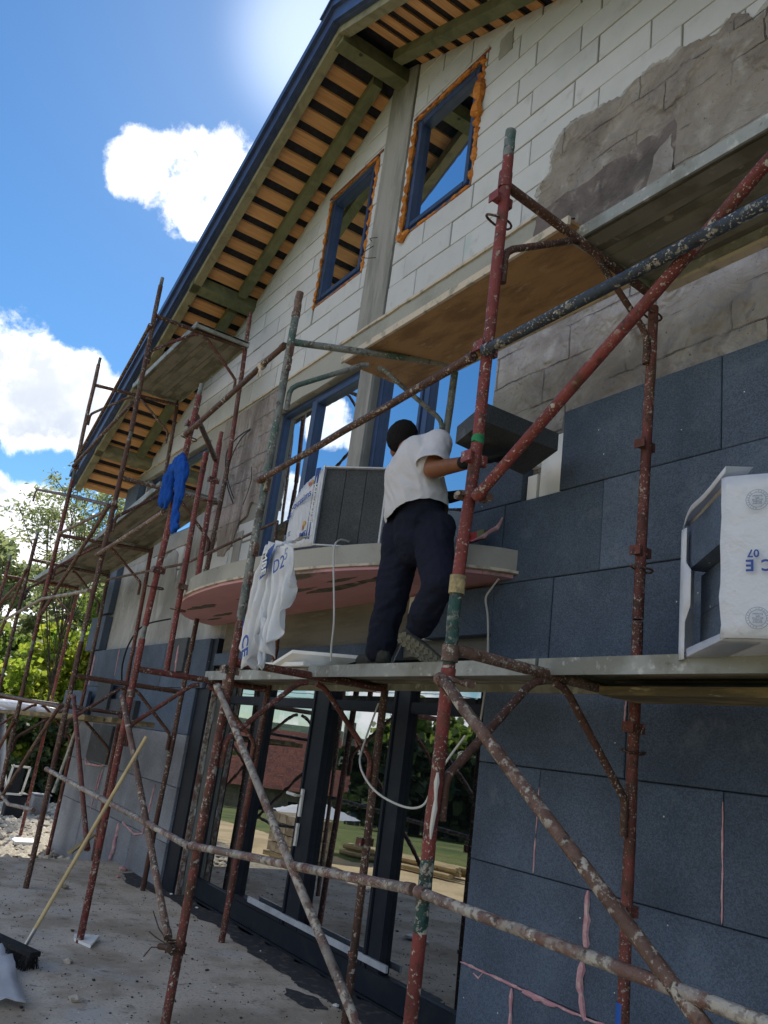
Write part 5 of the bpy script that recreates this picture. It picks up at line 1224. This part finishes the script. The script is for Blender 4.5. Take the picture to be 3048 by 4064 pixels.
q = MB(); q.quad((-3.97, 1.765, 2.40), (-3.83, 1.755, 2.44), (-3.875, 1.75, 2.27), (-3.94, 1.75, 2.25)); q.obj('printed_patch', 'strip_navy', bg, fix=False)
text('MBE', .075, (-3.90, 1.742, 2.335), (.15, 0, -1), (1, 0, .15), 'white_paint', bg, bold=.001)
text('D2', .10, (-3.72, 1.742, 2.305), (.95, 0, .2), (-.1, 0, 1), 'ink_blue', bg)
text('5', .09, (-3.655, 1.742, 2.35), (.95, 0, .1), (0, 0, 1), 'ink_faded', bg); text('maxpolux', .025, (-3.74, 1.742, 2.41), (1, 0, .02), (0, 0, 1), 'ink_grey', bg)
text('CE', .10, (-3.96, 1.742, 1.90), (.25, 0, -1), (1, 0, .25), 'ink_blue', bg, bold=.002); text('/', .07, (-4.03, 1.742, 2.02), (1, 0, .3), (0, 0, 1), 'ink_blue', bg)

# ---- blue sweater over the red post
sw = thing('sweater', 'bright blue knitted sweater hung over the red scaffold post', 'sweater')
def blobcloth(name, segs, parent, mat, vox=.010, amp=.018, sc_=17):
    mb = MB()
    for a, b, r1, r2 in segs: caps(mb, a, b, r1, r2, .55, ax=(0, 1, 0))
    return remesh(mb, name, mat, parent, vox, 3, disp_cloth(amp, sc_, (1.4, 1.4, .35)))
blobcloth('knit_body', [((-6.08, 1.80, 3.34), (-5.85, 1.79, 3.38), .055, .06), ((-6.14, 1.80, 3.30), (-6.10, 1.80, 3.12), .045, .065), ((-6.06, 1.80, 3.28), (-5.99, 1.80, 3.12), .07, .05), ((-6.02, 1.80, 3.14), (-6.0, 1.80, 3.05), .05, .03), ((-6.10, 1.80, 3.2), (-6.12, 1.80, 3.14), .05, .04)], sw, 'blue_knit')
blobcloth('sleeve', [((-5.82, 1.79, 3.36), (-5.74, 1.78, 3.28), .065, .062), ((-5.74, 1.79, 3.30), (-5.70, 1.79, 3.05), .062, .05), ((-5.79, 1.79, 3.28), (-5.70, 1.79, 2.92), .05, .042), ((-5.71, 1.79, 2.95), (-5.66, 1.79, 2.82), .045, .043), ((-5.70, 1.79, 2.84), (-5.62, 1.79, 2.83), .032, .028)], sw, 'blue_knit')

# ---- white foam sheets on the deck by his foot
t = thing('foam_sheet', 'thin white foam sheet lying tilted by the worker\'s boot', 'foam sheet')
sh = MB(); q = [V((-4.83, 2.34, 1.915)), V((-4.59, 2.34, 1.985)), V((-4.20, 2.62, 1.985)), V((-4.45, 2.55, 1.92))]
sh.v = q + [p + V((0, 0, .02)) for p in q]
for f_ in ((3, 2, 1, 0), (4, 5, 6, 7), (0, 1, 5, 4), (1, 2, 6, 5), (2, 3, 7, 6), (3, 0, 4, 7)): sh.face(f_)
sh.obj('panel', 'white_foam', t)
t = thing('foam_sheet', 'white foam offcut sticking out under the red transom', 'foam sheet'); MB().obox((-4.75, 2.45, 1.925), V((.35, -.03, -.008)), V((.02, .08, 0)), V((0, 0, .012))).obj('panel', 'white_foam', t)
t = thing('foam_sheet', 'white foam sheet behind the raised boot', 'foam sheet'); MB().obox((-3.62, 2.76, 1.935), V((.38, .02, 0)), V((0, .09, .02)), V((0, 0, .012))).obj('panel', 'white_foam', t)
st_ = MB(); st_.tube([(-3.92, 2.62, 1.93), (-3.86, 2.64, 2.08)], .012, 8); tag(st_.obj('steel_rod', 'bright_metal', smooth=True), 'short shiny metal rod leaning behind the worker\'s boots', 'metal rod')

# ---- spirit level on the balcony edge
lv = thing('spirit_level', 'red spirit level standing on the balcony edge', 'spirit level')
MB().bar((-3.90, 3.0, 2.77), (-3.74, 3.03, 2.79), .03, .055).obj('level_body', 'level_red', lv); MB().bar((-3.74, 3.03, 2.79), (-3.69, 3.04, 2.796), .032, .058).obj('end_cap', 'level_yellow', lv)
mb = MB(); mb.tube([(-3.80, 2.985, 2.79), (-3.80, 3.0, 2.79)], .016, 12); mb.obj('vial', 'cable_black', lv)

# ---- cables
def cable(label, pts, r, mat, name='cable'):
    pts = [V(p) for p in pts]; out = []
    for i in range(len(pts) - 1):
        p0 = pts[max(0, i - 1)]; p1 = pts[i]; p2_ = pts[i + 1]; p3 = pts[min(len(pts) - 1, i + 2)]
        for k in range(6):
            t_ = k / 6; out.append(.5 * ((2 * p1) + (-p0 + p2_) * t_ + (2 * p0 - 5 * p1 + 4 * p2_ - p3) * t_ ** 2 + (-p0 + 3 * p1 - 3 * p2_ + p3) * t_ ** 3))
    out.append(pts[-1]); return tag(MB().tube(out, r, 7).obj(name, mat, smooth=True), label, 'cable')
cable('white cable hanging from the balcony pack past the pink soffit', [(-4.45, 2.55, 2.735), (-4.43, 2.47, 2.725), (-4.40, 2.42, 2.66), (-4.33, 2.40, 2.5), (-4.24, 2.38, 2.32), (-4.16, 2.36, 2.15), (-4.15, 2.36, 2.02), (-4.13, 2.36, 1.93)], .006, 'cable_white')
cable('white cable looping down from the corner of the balcony', [(-3.52, 3.03, 2.50), (-3.58, 3.04, 2.46), (-3.63, 3.04, 2.40), (-3.60, 3.04, 2.30), (-3.575, 3.04, 2.15), (-3.56, 3.04, 1.95), (-3.53, 3.0, 1.7), (-3.5, 2.95, 1.55)], .006, 'cable_white')
cable('white cable sagging across the dark doors behind the nearest post', [(-3.28, 2.70, 1.60), (-3.36, 2.65, 1.45), (-3.40, 2.62, 1.33), (-3.44, 2.6, 1.24), (-3.58, 2.58, 1.22), (-3.80, 2.55, 1.27), (-4.05, 2.6, 1.38), (-4.2, 2.7, 1.5), (-4.25, 2.8, 1.75)], .006, 'cable_white')
cable('white wires bunched at the foot of the insulated wall', [(-3.6, 3.0, .05), (-3.4, 3.02, .14), (-3.27, 3.06, .24), (-3.25, 3.06, .14), (-3.35, 3.0, .02)], .005, 'cable_white')
cable('black cable loop hanging on the brown plaster', [(-8.03, 3.15, 4.70), (-8.25, 3.12, 4.66), (-8.46, 3.1, 4.55), (-8.44, 3.1, 4.35), (-8.25, 3.1, 4.05), (-8.05, 3.12, 3.83)], .007, 'cable_black')
cable('second black cable down the brown plaster', [(-8.03, 3.15, 4.69), (-8.20, 3.13, 4.62), (-8.38, 3.13, 4.45), (-8.36, 3.12, 4.2), (-8.2, 3.13, 4.0), (-8.1, 3.14, 3.9)], .006, 'cable_black')
cable('thin dark cable along the plaster edge', [(-7.8, 3.15, 4.2), (-7.74, 3.15, 4.05), (-7.78, 3.15, 3.9), (-7.84, 3.15, 3.78)], .004, 'cable_black')
cable('black conduit sticking out of the grey plaster', [(-9.40, 3.15, 2.66), (-9.7, 2.95, 2.56), (-9.95, 2.9, 2.36), (-10.05, 2.9, 2.1), (-10.1, 2.95, 1.9)], .010, 'cable_black')
cable('short black wire end above the dark upper deck', [(-3.25, 3.16, 4.86), (-3.30, 3.05, 4.80), (-3.30, 2.98, 4.70)], .006, 'cable_black')
cable('thin wire poking from the pale plaster', [(-3.15, 3.19, 4.22), (-3.12, 3.1, 4.16), (-3.08, 3.02, 4.10)], .006, 'cable_black')
cable('binding wires sticking out of the gable column', [(-5.9, 3.18, 6.0), (-5.97, 3.1, 5.9), (-5.88, 3.1, 5.82), (-5.75, 3.14, 5.78)], .004, 'wire_rusty')
cable('bent binding wire beside the gable column', [(-5.95, 3.18, 6.08), (-5.8, 3.08, 5.98), (-5.7, 3.1, 5.95)], .004, 'wire_rusty')

# ---- broom leaning on the post
br = thing('broom', 'push broom with pale wooden handle leaning on the red post', 'broom')
top = V((-5.40, 1.80, 1.37)); btm = V((-5.60, 1.41, .10)); dB = (btm - top)
btm = V((-5.61, 1.41, .11)); top = V((-5.40, 1.81, 1.375))
MB().tube([top, top.lerp(btm, .5), btm.lerp(top, .05)], .0125, 12).obj('handle', 'handle_wood', br, smooth=True)
MB().tube([btm.lerp(top, .07), btm], .0145, 12).obj('ferrule', 'bright_metal', br, smooth=True)
ha, hb_ = V((-5.98, 1.26, .085)), V((-5.47, 1.44, .085)); dd_ = (hb_ - ha).normalized(); pp_ = V((-dd_.y, dd_.x, 0))
MB().obox((ha + hb_) / 2, (hb_ - ha) / 2, pp_ * .035, V((0, 0, .014))).obj('head_block', 'black_bristle', br)
bs = MB(); random.seed(8)
for i in range(420):
    u = random.random(); w_ = random.uniform(-1, 1); p = ha.lerp(hb_, u) + pp_ * w_ * .032; p.z = .073; e = p + pp_ * (w_ * .028 + random.uniform(-.01, .01)) + dd_ * random.uniform(-.012, .012); e.z = .003
    bs.tube([p, e], .0028, 3, cap=False)
stuff(bs.obj('bristles', 'black_bristle', br, fix=False))
# ---- white offcut under the frame, debris
mb = MB(); q = [V((-6.24, 1.87, .004)), V((-6.12, 1.84, .004)), V((-5.93, 1.90, .004)), V((-6.13, 2.01, .02))]
mb.v = q + [p + V((0, 0, .018)) for p in q]
for f_ in ((3, 2, 1, 0), (4, 5, 6, 7), (0, 1, 5, 4), (1, 2, 6, 5), (2, 3, 7, 6), (3, 0, 4, 7)): mb.face(f_)
tag(mb.obj('foam_offcut', 'white_foam'), 'flat white offcut under the foot of the red post', 'offcut')
random.seed(17)
bg_g = []
for j in range(9):
    row = []
    for i in range(12):
        u = i / 11; w_ = j / 8; x = -5.75 + .95 * u; y = .95 + .40 * w_ - .08 * u
        row.append(V((x, y, .012 + .09 * abs(mnoise.noise(V((x * 6, y * 7, 3)))) + .02)))
    bg_g.append(row)
tag(sheet('ground_bag', bg_g, 'bag_plastic', None), 'crumpled white plastic sheet on the slab at the lower left', 'plastic sheet')
def scrap(label, x, y, r, mat, cat='scrap', flat=.3):
    mb = MB(); stone(mb, (x, y, r * flat), r, flat * 1.4); return tag(mb.obj('scrap', mat), label, cat)
for i, (x, y, r, mat, lb) in enumerate([(-8.0, 2.93, .03, 'white_foam', 'white foam crumb by the far inner post'), (-7.75, 3.12, .022, 'white_foam', 'white foam crumb below the jamb profile'), (-9.0, 2.5, .03, 'pink_foam_spray', 'pink foam crumb on the slab near the soil'),
                                        (-8.9, 3.02, .06, 'pink_foam_spray', 'pink foam lump against the insulated wall'), (-8.5, 2.85, .035, 'pink_foam_spray', 'small pink foam lump near the wall foot'), (-4.6, 3.0, .028, 'white_foam', 'white pellet beside the threshold strip'),
                                        (-5.62, 1.68, .04, 'cream_scrim', 'beige twisted scrap on the slab'), (-4.9, 1.55, .045, 'cream_scrim', 'pale leaf like scrap near the bottom edge'), (-6.4, 1.9, .02, 'dark_soil', 'dark crumb of earth by the white offcut'), (-7.9, 2.2, .05, 'brick_pallet', 'reddish rag scrap on the slab'), (-7.2, 3.15, .02, 'white_foam', 'tiny foam crumb by the doors')]):
    scrap(lb, x, y, r, mat)
# fine litter nobody could count
lit = MB(); random.seed(31)
for i in range(1500):
    x = random.uniform(-9.3, -2.2); y = random.uniform(.7, 3.2); r = random.uniform(.002, .008) * (1.8 if random.random() < .06 else 1)
    stone(lit, (x, y, r * .4), r, .5)
tag(stuff(lit.obj('litter', 'wet_stain')), 'fine dark crumbs and grit scattered over the concrete slab', 'grit')
lit = MB()
for i in range(60):
    x = random.uniform(-9.0, -3); y = random.uniform(1, 3.1); stone(lit, (x, y, .004), random.uniform(.003, .008), .5)
tag(stuff(lit.obj('white_crumbs', 'white_foam')), 'white foam crumbs sprinkled over the slab', 'crumbs')
# dark primer splashes along the doors
def patch(pts, z, mat, label, seed):
    mb = MB(); pp = ragged(ragged(pts, .045, .16, seed), .012, .04, seed + 1); k = len(pp)
    mb.v = [V((x, y, z)) for x, y in pp]; mb.face(range(k)); return struct(mb.obj(label, mat))
patch([(-8.9, 3.26), (-8.7, 2.95), (-8.1, 2.86), (-7.6, 3.05), (-7.0, 3.02), (-6.3, 3.06), (-5.6, 3.0), (-5.0, 2.96), (-4.4, 2.98), (-3.6, 2.96), (-3.6, 3.26)], .0035, 'wet_stain', 'primer_stain', 3)
patch([(-4.98, 2.86), (-4.85, 2.78), (-4.6, 2.80), (-4.55, 2.92), (-4.75, 2.97)], .0038, 'wet_stain', 'primer_stain', 4)
0 and patch([(-5.7, 2.90), (-5.5, 2.84), (-5.3, 2.88), (-5.35, 2.97)], .0038, 'wet_stain', 'primer_stain', 5)
0 and patch([(-8.3, 2.66), (-8.0, 2.60), (-7.8, 2.68), (-8.0, 2.76)], .0038, 'wet_stain', 'primer_stain', 6)

# ------------------------------------------------------------------ things out on the left
t = thing('sack_pile', 'white plastic sacks lying on the left planks', 'sack pile')
def blobs(par, name, mat, segs, vox=.02, amp=.012, sc_=7):
    mb = MB()
    for a, b, r1, r2, s_ in segs: caps(mb, a, b, r1, r2, s_)
    return remesh(mb, name, mat, par, vox, 3, disp_cloth(amp, sc_, (1, 1, 1)))
blobs(t, 'sack', 'white_plastic', [((-13.4, 2.3, 1.46), (-12.8, 2.6, 1.47), .09, .07, 2.2)]); blobs(t, 'sack', 'white_plastic', [((-13.0, 2.75, 1.47), (-12.3, 2.7, 1.46), .10, .06, 1.8)])
t = thing('plastic_sheet', 'white dust sheet hanging down at the far left', 'plastic sheet')
gr = []
for j in range(12):
    row = []
    for i in range(9):
        u = i / 8; w_ = j / 11; row.append(V((-12.9 + .12 * math.sin(i * 2.1), 2.02 + .42 * u * (.55 + .5 * w_) + .05 * w_, 1.42 - 1.05 * w_)))
    gr.append(row)
sheet('hanging_sheet', gr, 'white_plastic', t)
fr = thing('empty_frame', 'white rectangular stand by the dark bushes at the far left', 'screen'); c = V((-14.6, 2.95, .35));  # an empty white frame of four bars, dark backing behind it
for a, b in (((-.0, -.14, -.22), (-.0, .12, -.22)), ((0, .12, -.22), (0, .16, .2)), ((0, .16, .2), (0, -.1, .2)), ((0, -.1, .2), (0, -.14, -.22))): MB().bar(c + V(a), c + V(b), .03, .03, (1, 0, 0)).obj('rail', 'white_paint', fr)
MB().box(c.x - .2, c.x - .17, c.y - .1, c.y + .12, .1, .52).obj('backing', 'frame_dark', fr)
for i, (x, y, s_, lb, mt) in enumerate([(-15.6, 3.2, .3, 'dark storage crate behind the gravel', 'frame_dark'), (-16.0, 3.7, .28, 'pale grey container behind the gravel', 'graphite_pale'), (-13.6, 3.9, .26, 'white canister beside the wall corner', 'white_paint')]):
    t = thing('container', lb, 'container'); z = hgt(x, y)
    mb = MB(); mb.box(x - s_ / 2, x + s_ / 2, y - s_ / 2, y + s_ / 2, z, z + s_ * 1.25); o = mb.obj('tub', mt, t); bv = o.modifiers.new('b', 'BEVEL'); bv.width = s_ * .12; bv.segments = 3
    mb = MB(); mb.box(x - s_ * .54, x + s_ * .54, y - s_ * .54, y + s_ * .54, z + s_ * 1.25, z + s_ * 1.33); mb.obj('lid', mt, t)
t = thing('timber_offcut', 'thin batten lying on the soil heap', 'offcut'); MB().bar((-9.45, 2.6, .06), (-9.9, 2.95, .20), .05, .02).obj('batten_piece', 'handle_wood', t)
t = thing('white_plate', 'white foam plate under the red post on the gravel', 'offcut'); MB().box(-12.7, -12.3, 2.65, 2.95, -.29, -.25).obj('panel', 'white_foam', t)

# ------------------------------------------------------------------ trees
def leafmesh(seed, n, size, mat, spread=1.0, droop=.3, asp=2.2):
    rnd = random.Random(seed); mb = MB()
    for i in range(n):
        while True:
            p = V((rnd.uniform(-1, 1), rnd.uniform(-1, 1), rnd.uniform(-1, 1)))
            if p.length < 1: break
        p = p * spread; d = V((rnd.uniform(-1, 1), rnd.uniform(-1, 1), rnd.uniform(-1, .6) - droop)).normalized(); u, w = perp(d); a = rnd.uniform(0, 6.28); s_ = u * math.cos(a) + w * math.sin(a); L = size * rnd.uniform(.7, 1.3)
        n0 = len(mb.v); mb.v += [p, p + d * L * .5 + s_ * L / asp * .5, p + d * L, p + d * L * .5 - s_ * L / asp * .5]; mb.face((n0, n0 + 1, n0 + 2, n0 + 3))
    return mb
def tree(label, x, y, h, crown, mat, nleaf=9000, lsize=.12, trunk_r=.12, seed=0, name='leafy_tree', group='trees beyond the site', base=None, lean=(0, 0), clumps=60, limbs=9, cat='tree', asp=2.2, cl=.5):
    rnd = random.Random(seed); z0 = hgt(x, y) if base is None else base; t = thing(name, label, cat, group); t.location = (0, 0, 0)
    cz, rx_, ry_, rz_ = crown
    tr_ = MB(); P = [V((x, y, z0 - .2))]
    for i in range(1, 7): P.append(V((x + lean[0] * i / 6 + rnd.uniform(-.1, .1), y + lean[1] * i / 6 + rnd.uniform(-.1, .1), z0 + (h - z0) * .85 * i / 6)))
    tr_.tube(P, [trunk_r * (1 - .13 * i) for i in range(7)], 8)
    mb = MB(); ends = []
    for i in range(clumps):
        while True:
            q = V((rnd.uniform(-1, 1), rnd.uniform(-1, 1), rnd.uniform(-1, 1)))
            if .35 < q.length < 1: break
        c = V((x + lean[0] * .7 + q.x * rx_, y + lean[1] * .7 + q.y * ry_, cz + q.z * rz_)); ends.append(c)
    for i in range(limbs):
        e = ends[i]; b = P[2 + i % 4]; m_ = b.lerp(e, .5) + V((rnd.uniform(-.3, .3), rnd.uniform(-.3, .3), rnd.uniform(0, .4))); tr_.tube([b, m_, e], [trunk_r * .4, trunk_r * .22, .012], 5)
    tr_.obj('trunk', 'bark', t, smooth=True)
    per = nleaf // clumps
    for c in ends:
        cs = cl * rnd.uniform(.5, 1.15) * (rx_ + rz_) / 2 * .45
        for k in range(per):
            q = V((rnd.gauss(0, .5), rnd.gauss(0, .5), rnd.gauss(0, .38))) * cs; p = c + q
            d = V((rnd.uniform(-1, 1), rnd.uniform(-1, 1), rnd.uniform(-1, .5))).normalized(); u, w = perp(d); a = rnd.uniform(0, 6.28); s_ = u * math.cos(a) + w * math.sin(a); L = lsize * rnd.uniform(.6, 1.3)
            n0 = len(mb.v); mb.v += [p, p + d * L * .5 + s_ * L / asp, p + d * L, p + d * L * .5 - s_ * L / asp]; mb.face((n0, n0 + 1, n0 + 2, n0 + 3))
    mb.obj('crown', mat, t, fix=False)
    return t
tree('dense sunlit tree filling the lower left behind the posts', -23, 5.6, 4.2, (1.9, 2.2, 1.9, 2.2), 'leaf_bright', 22000, .17, .14, 1, clumps=90)
tree('yellow green tree left of the dense sunlit tree', -21.5, 3.4, 2.6, (.9, 1.8, 1.4, 1.6), 'leaf_bright', 14000, .15, .1, 2, clumps=60)
tree('mid green tree behind the corner of the house', -26, 8.6, 6.0, (3.0, 2.6, 2.6, 3.2), 'leaf_mid', 20000, .2, .18, 3, clumps=90)
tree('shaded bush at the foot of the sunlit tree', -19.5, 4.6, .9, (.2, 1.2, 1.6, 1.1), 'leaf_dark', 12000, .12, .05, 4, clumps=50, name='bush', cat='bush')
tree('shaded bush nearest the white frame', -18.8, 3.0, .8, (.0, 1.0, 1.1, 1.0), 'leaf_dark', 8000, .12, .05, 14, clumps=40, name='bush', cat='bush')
tree('dark bush behind the wall corner', -19.5, 6.2, 1.3, (.5, 1.2, 1.4, 1.5), 'leaf_mid', 11000, .13, .05, 15, clumps=50, name='bush', cat='bush')
tree('airy tree with drooping leaves behind the eaves end', -19.5, 4.15, 7.4, (5.5, 1.0, 1.45, 1.8), 'leaf_dull', 6500, .13, .035, 5, lean=(0, -.2), clumps=110, limbs=40, asp=6, cl=.5)
tree('taller loose tree right of the airy tree', -21.5, 6.2, 6.2, (4.6, 1.2, 1.2, 1.7), 'leaf_mid', 8500, .14, .045, 6, clumps=70, limbs=30, asp=4, cl=.5)
tree('pale far tree low on the left skyline', -38, 4.8, 8.4, (5.4, 2.6, 2.4, 3.0), 'leaf_dull', 11000, .26, .18, 7, clumps=80, limbs=30, asp=3, cl=.45)
tree('pale far tree beside the first on the skyline', -40, 9.0, 8.2, (5.2, 2.8, 2.6, 2.8), 'leaf_dull', 11000, .26, .18, 8, clumps=80, limbs=30, asp=3, cl=.45)
tree('dark conifer like mass behind the leftmost post', -33, 4.6, 4.4, (2.6, 2.2, 1.8, 2.0), 'leaf_mid', 12000, .22, .16, 9, clumps=70)
tree('broad tree closing the view left of the house', -30, 12.5, 7.0, (3.6, 3.2, 3.4, 3.6), 'leaf_mid', 14000, .24, .2, 10, clumps=80)
# the far side, seen only in the panes
def bgtree(label, x, y, h, r, mat, seed): tree(label, x, y, hgt(x, y) + h, (hgt(x, y) + h * .58, r, r, h * .45), mat, 5000, .5, .25, seed, group='trees across the lane', clumps=50, limbs=8)
random.seed(50)
for i_, (x, y, h, r, mt) in enumerate([(-25.5, -11.2, 3.0, 1.9, 'leaf_dark'), (-29, -15, 3.6, 2.6, 'leaf_mid'), (-25.5, -14.5, 3.0, 2.0, 'leaf_dark')]):
    bgtree(['dark bush row mirrored in the middle pane', 'green bush mirrored left of the fence', 'low dark bush mirrored before the fence', 'far dark bush mirrored in the left pane'][i_], x, y, h, r, mt, 90 + i_)
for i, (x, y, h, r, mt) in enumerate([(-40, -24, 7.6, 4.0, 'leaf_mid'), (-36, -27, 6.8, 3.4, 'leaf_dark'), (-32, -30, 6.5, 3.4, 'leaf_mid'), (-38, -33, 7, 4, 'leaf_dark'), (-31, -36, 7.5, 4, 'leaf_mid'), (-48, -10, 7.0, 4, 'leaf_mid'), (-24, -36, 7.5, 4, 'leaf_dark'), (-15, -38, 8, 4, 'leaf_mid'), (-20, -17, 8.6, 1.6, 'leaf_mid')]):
    bgtree(['tree mirrored in the right hand panes', 'dark tree mirrored behind the pale fence', 'green tree mirrored above the fence', 'dark tree on the far slope', 'green tree on the far slope', 'tree beside the red roofed house', 'dark tree down the lane', 'tall tree down the lane', 'slim tree close to the fence'][i], x, y, h, r, mt, 60 + i)
fh = thing('red_roofed_house', 'beige house with long red roof mirrored in the door panes', 'house')
c = V((-52, -24, 0)); ax = V((.35, -.94, 0)).normalized(); bx = V((.94, .35, 0)); zb = -5.0
def oq(a, b, z): return c + ax * a + bx * b + V((0, 0, z))
mb = MB(); mb.obox(oq(0, 0, -3.2), ax * 7, bx * 4, V((0, 0, 1.9))); mb.obj('wall', 'wall_beige', fh)
mb = MB(); r0 = [oq(-7.6, -4.8, -1.4), oq(7.6, -4.8, -1.4), oq(7.6, 4.8, -1.4), oq(-7.6, 4.8, -1.4), oq(-7.0, 0, 2.3), oq(7.0, 0, 2.3)]; mb.v = r0
for f_ in ((0, 1, 5, 4), (2, 3, 4, 5), (3, 0, 4), (1, 2, 5), (3, 2, 1, 0)): mb.face(f_)
rf = mb.obj('roof', 'roof_red_tile', fh); mb = MB(); mb.obox(oq(1, 1.2, 2.6), ax * .4, bx * .4, V((0, 0, .8))); mb.obj('chimney', 'wall_beige', rf)
for a in (-5, -2.4, .4, 3.2, 5.6):
    w_ = MB().obox(oq(a, 4.03, -2.8), ax * .55, bx * .03, V((0, 0, .7))).obj('window', 'dark_window', fh)
fence = thing('paling_fence', 'pale vertical board fence mirrored in the right hand pane', 'fence'); random.seed(77)
for i in range(64):
    t_ = i / 63; x = -31.5 + 13 * t_ * .62; y = -13.2 - 13 * t_; z = hgt(x, y); hh = 1.5 + random.uniform(-.12, .12)
    MB().obox((x, y, z + hh / 2), V((.05, -.09, 0)), V((.02, .01, 0)), V((0, 0, hh / 2))).obj('paling', 'wall_beige', fence)
hl = MB(); random.seed(6); nh = 60
for i in range(nh + 1):
    a = math.pi * (.55 + 1.0 * i / nh); R0 = 420; x = R0 * math.cos(a); y = -abs(R0 * math.sin(a)) if a > math.pi else R0 * math.sin(a)
    x = R0 * math.cos(a); y = R0 * math.sin(a); h_ = 6 + 14 * mnoise.noise(V((i * .13, 2, 0))) + 4 * mnoise.noise(V((i * .5, 1, 0)))
    hl.v += [V((x * .8, y * .8, -12)), V((x, y, max(-2, h_))), V((x * 1.25, y * 1.25, -14))]
for i in range(nh):
    a = 3 * i; hl.face((a, a + 3, a + 4, a + 1)); hl.face((a + 1, a + 4, a + 5, a + 2))
struct(hl.obj('hills', 'far_hill', fix=False, smooth=True))
# parasol, brick pallet and poles on the sunny yard
um = thing('parasol', 'white garden parasol mirrored in the left door panes', 'parasol'); c = V((-13.4, -1.2, 0)); z0 = hgt(c.x, c.y)
mb = MB(); n = 8; mb.v = [V((c.x, c.y, z0 + .85))] + [V((c.x + .8 * math.cos(2 * math.pi * i / n), c.y + .8 * math.sin(2 * math.pi * i / n), z0 + .62)) for i in range(n)]
for i in range(n): mb.face((0, 1 + i, 1 + (i + 1) % n))
mb.obj('canopy', 'white_plastic', um, fix=False); MB().tube([(c.x, c.y, z0), (c.x, c.y, z0 + .85)], .03, 8).obj('pole', 'white_paint', um)
bp_ = thing('brick_pallet', 'pallet of pale bricks standing on the sand', 'brick pallet'); random.seed(12)
for i in range(4):
    for j in range(4):
        for k in range(4):
            MB().obox((-12.7 + i * .27, -.1 - j * .14, hgt(-12.5, -.3) + .15 + k * .15), V((.125, 0, 0)), V((0, .062, 0)), V((0, 0, .068))).obj('brick', 'brick_pallet', bp_)
MB().box(-12.85, -11.8, -.6, -.0, hgt(-12.5, -.3), hgt(-12.5, -.3) + .07).obj('pallet', 'dirty_plank', bp_)
for i in range(10):
    x0 = -12.3 + random.uniform(-.2, .2); y0 = -2.6 + .06 * i; t_ = MB().tube([(x0 - 1.1, y0 + .3, hgt(-12, -2.4) + .06 + .05 * (i % 3)), (x0 + 1.2, y0 - .4, hgt(-12, -2.4) + .07 + .05 * (i % 3))], .04, 7).obj('pole', 'handle_wood')
    tag(t_, 'peeled wooden pole in the pile on the sand', 'pole', 'pile of wooden poles')
pl_ = thing('power_line', 'utility pole with sagging wires beyond the fence', 'power line'); MB().tube([(-34, -20, -5), (-34, -20, 5.2)], .12, 8).obj('pole', 'bark', pl_)
for k in range(3):
    P = [V((-34 + 30 * t_, -20 - 22 * t_, 4.9 - .25 * k - 2.4 * t_ * (1 - t_))) for t_ in [i / 10 for i in range(11)]]; MB().tube(P, .02, 4).obj('wire', 'cable_black', pl_)
    P = [V((-34 - 30 * t_, -20 + 18 * t_, 4.9 - .25 * k - 2.4 * t_ * (1 - t_))) for t_ in [i / 10 for i in range(11)]]; MB().tube(P, .02, 4).obj('wire', 'cable_black', pl_)
print('blocks', nblk)
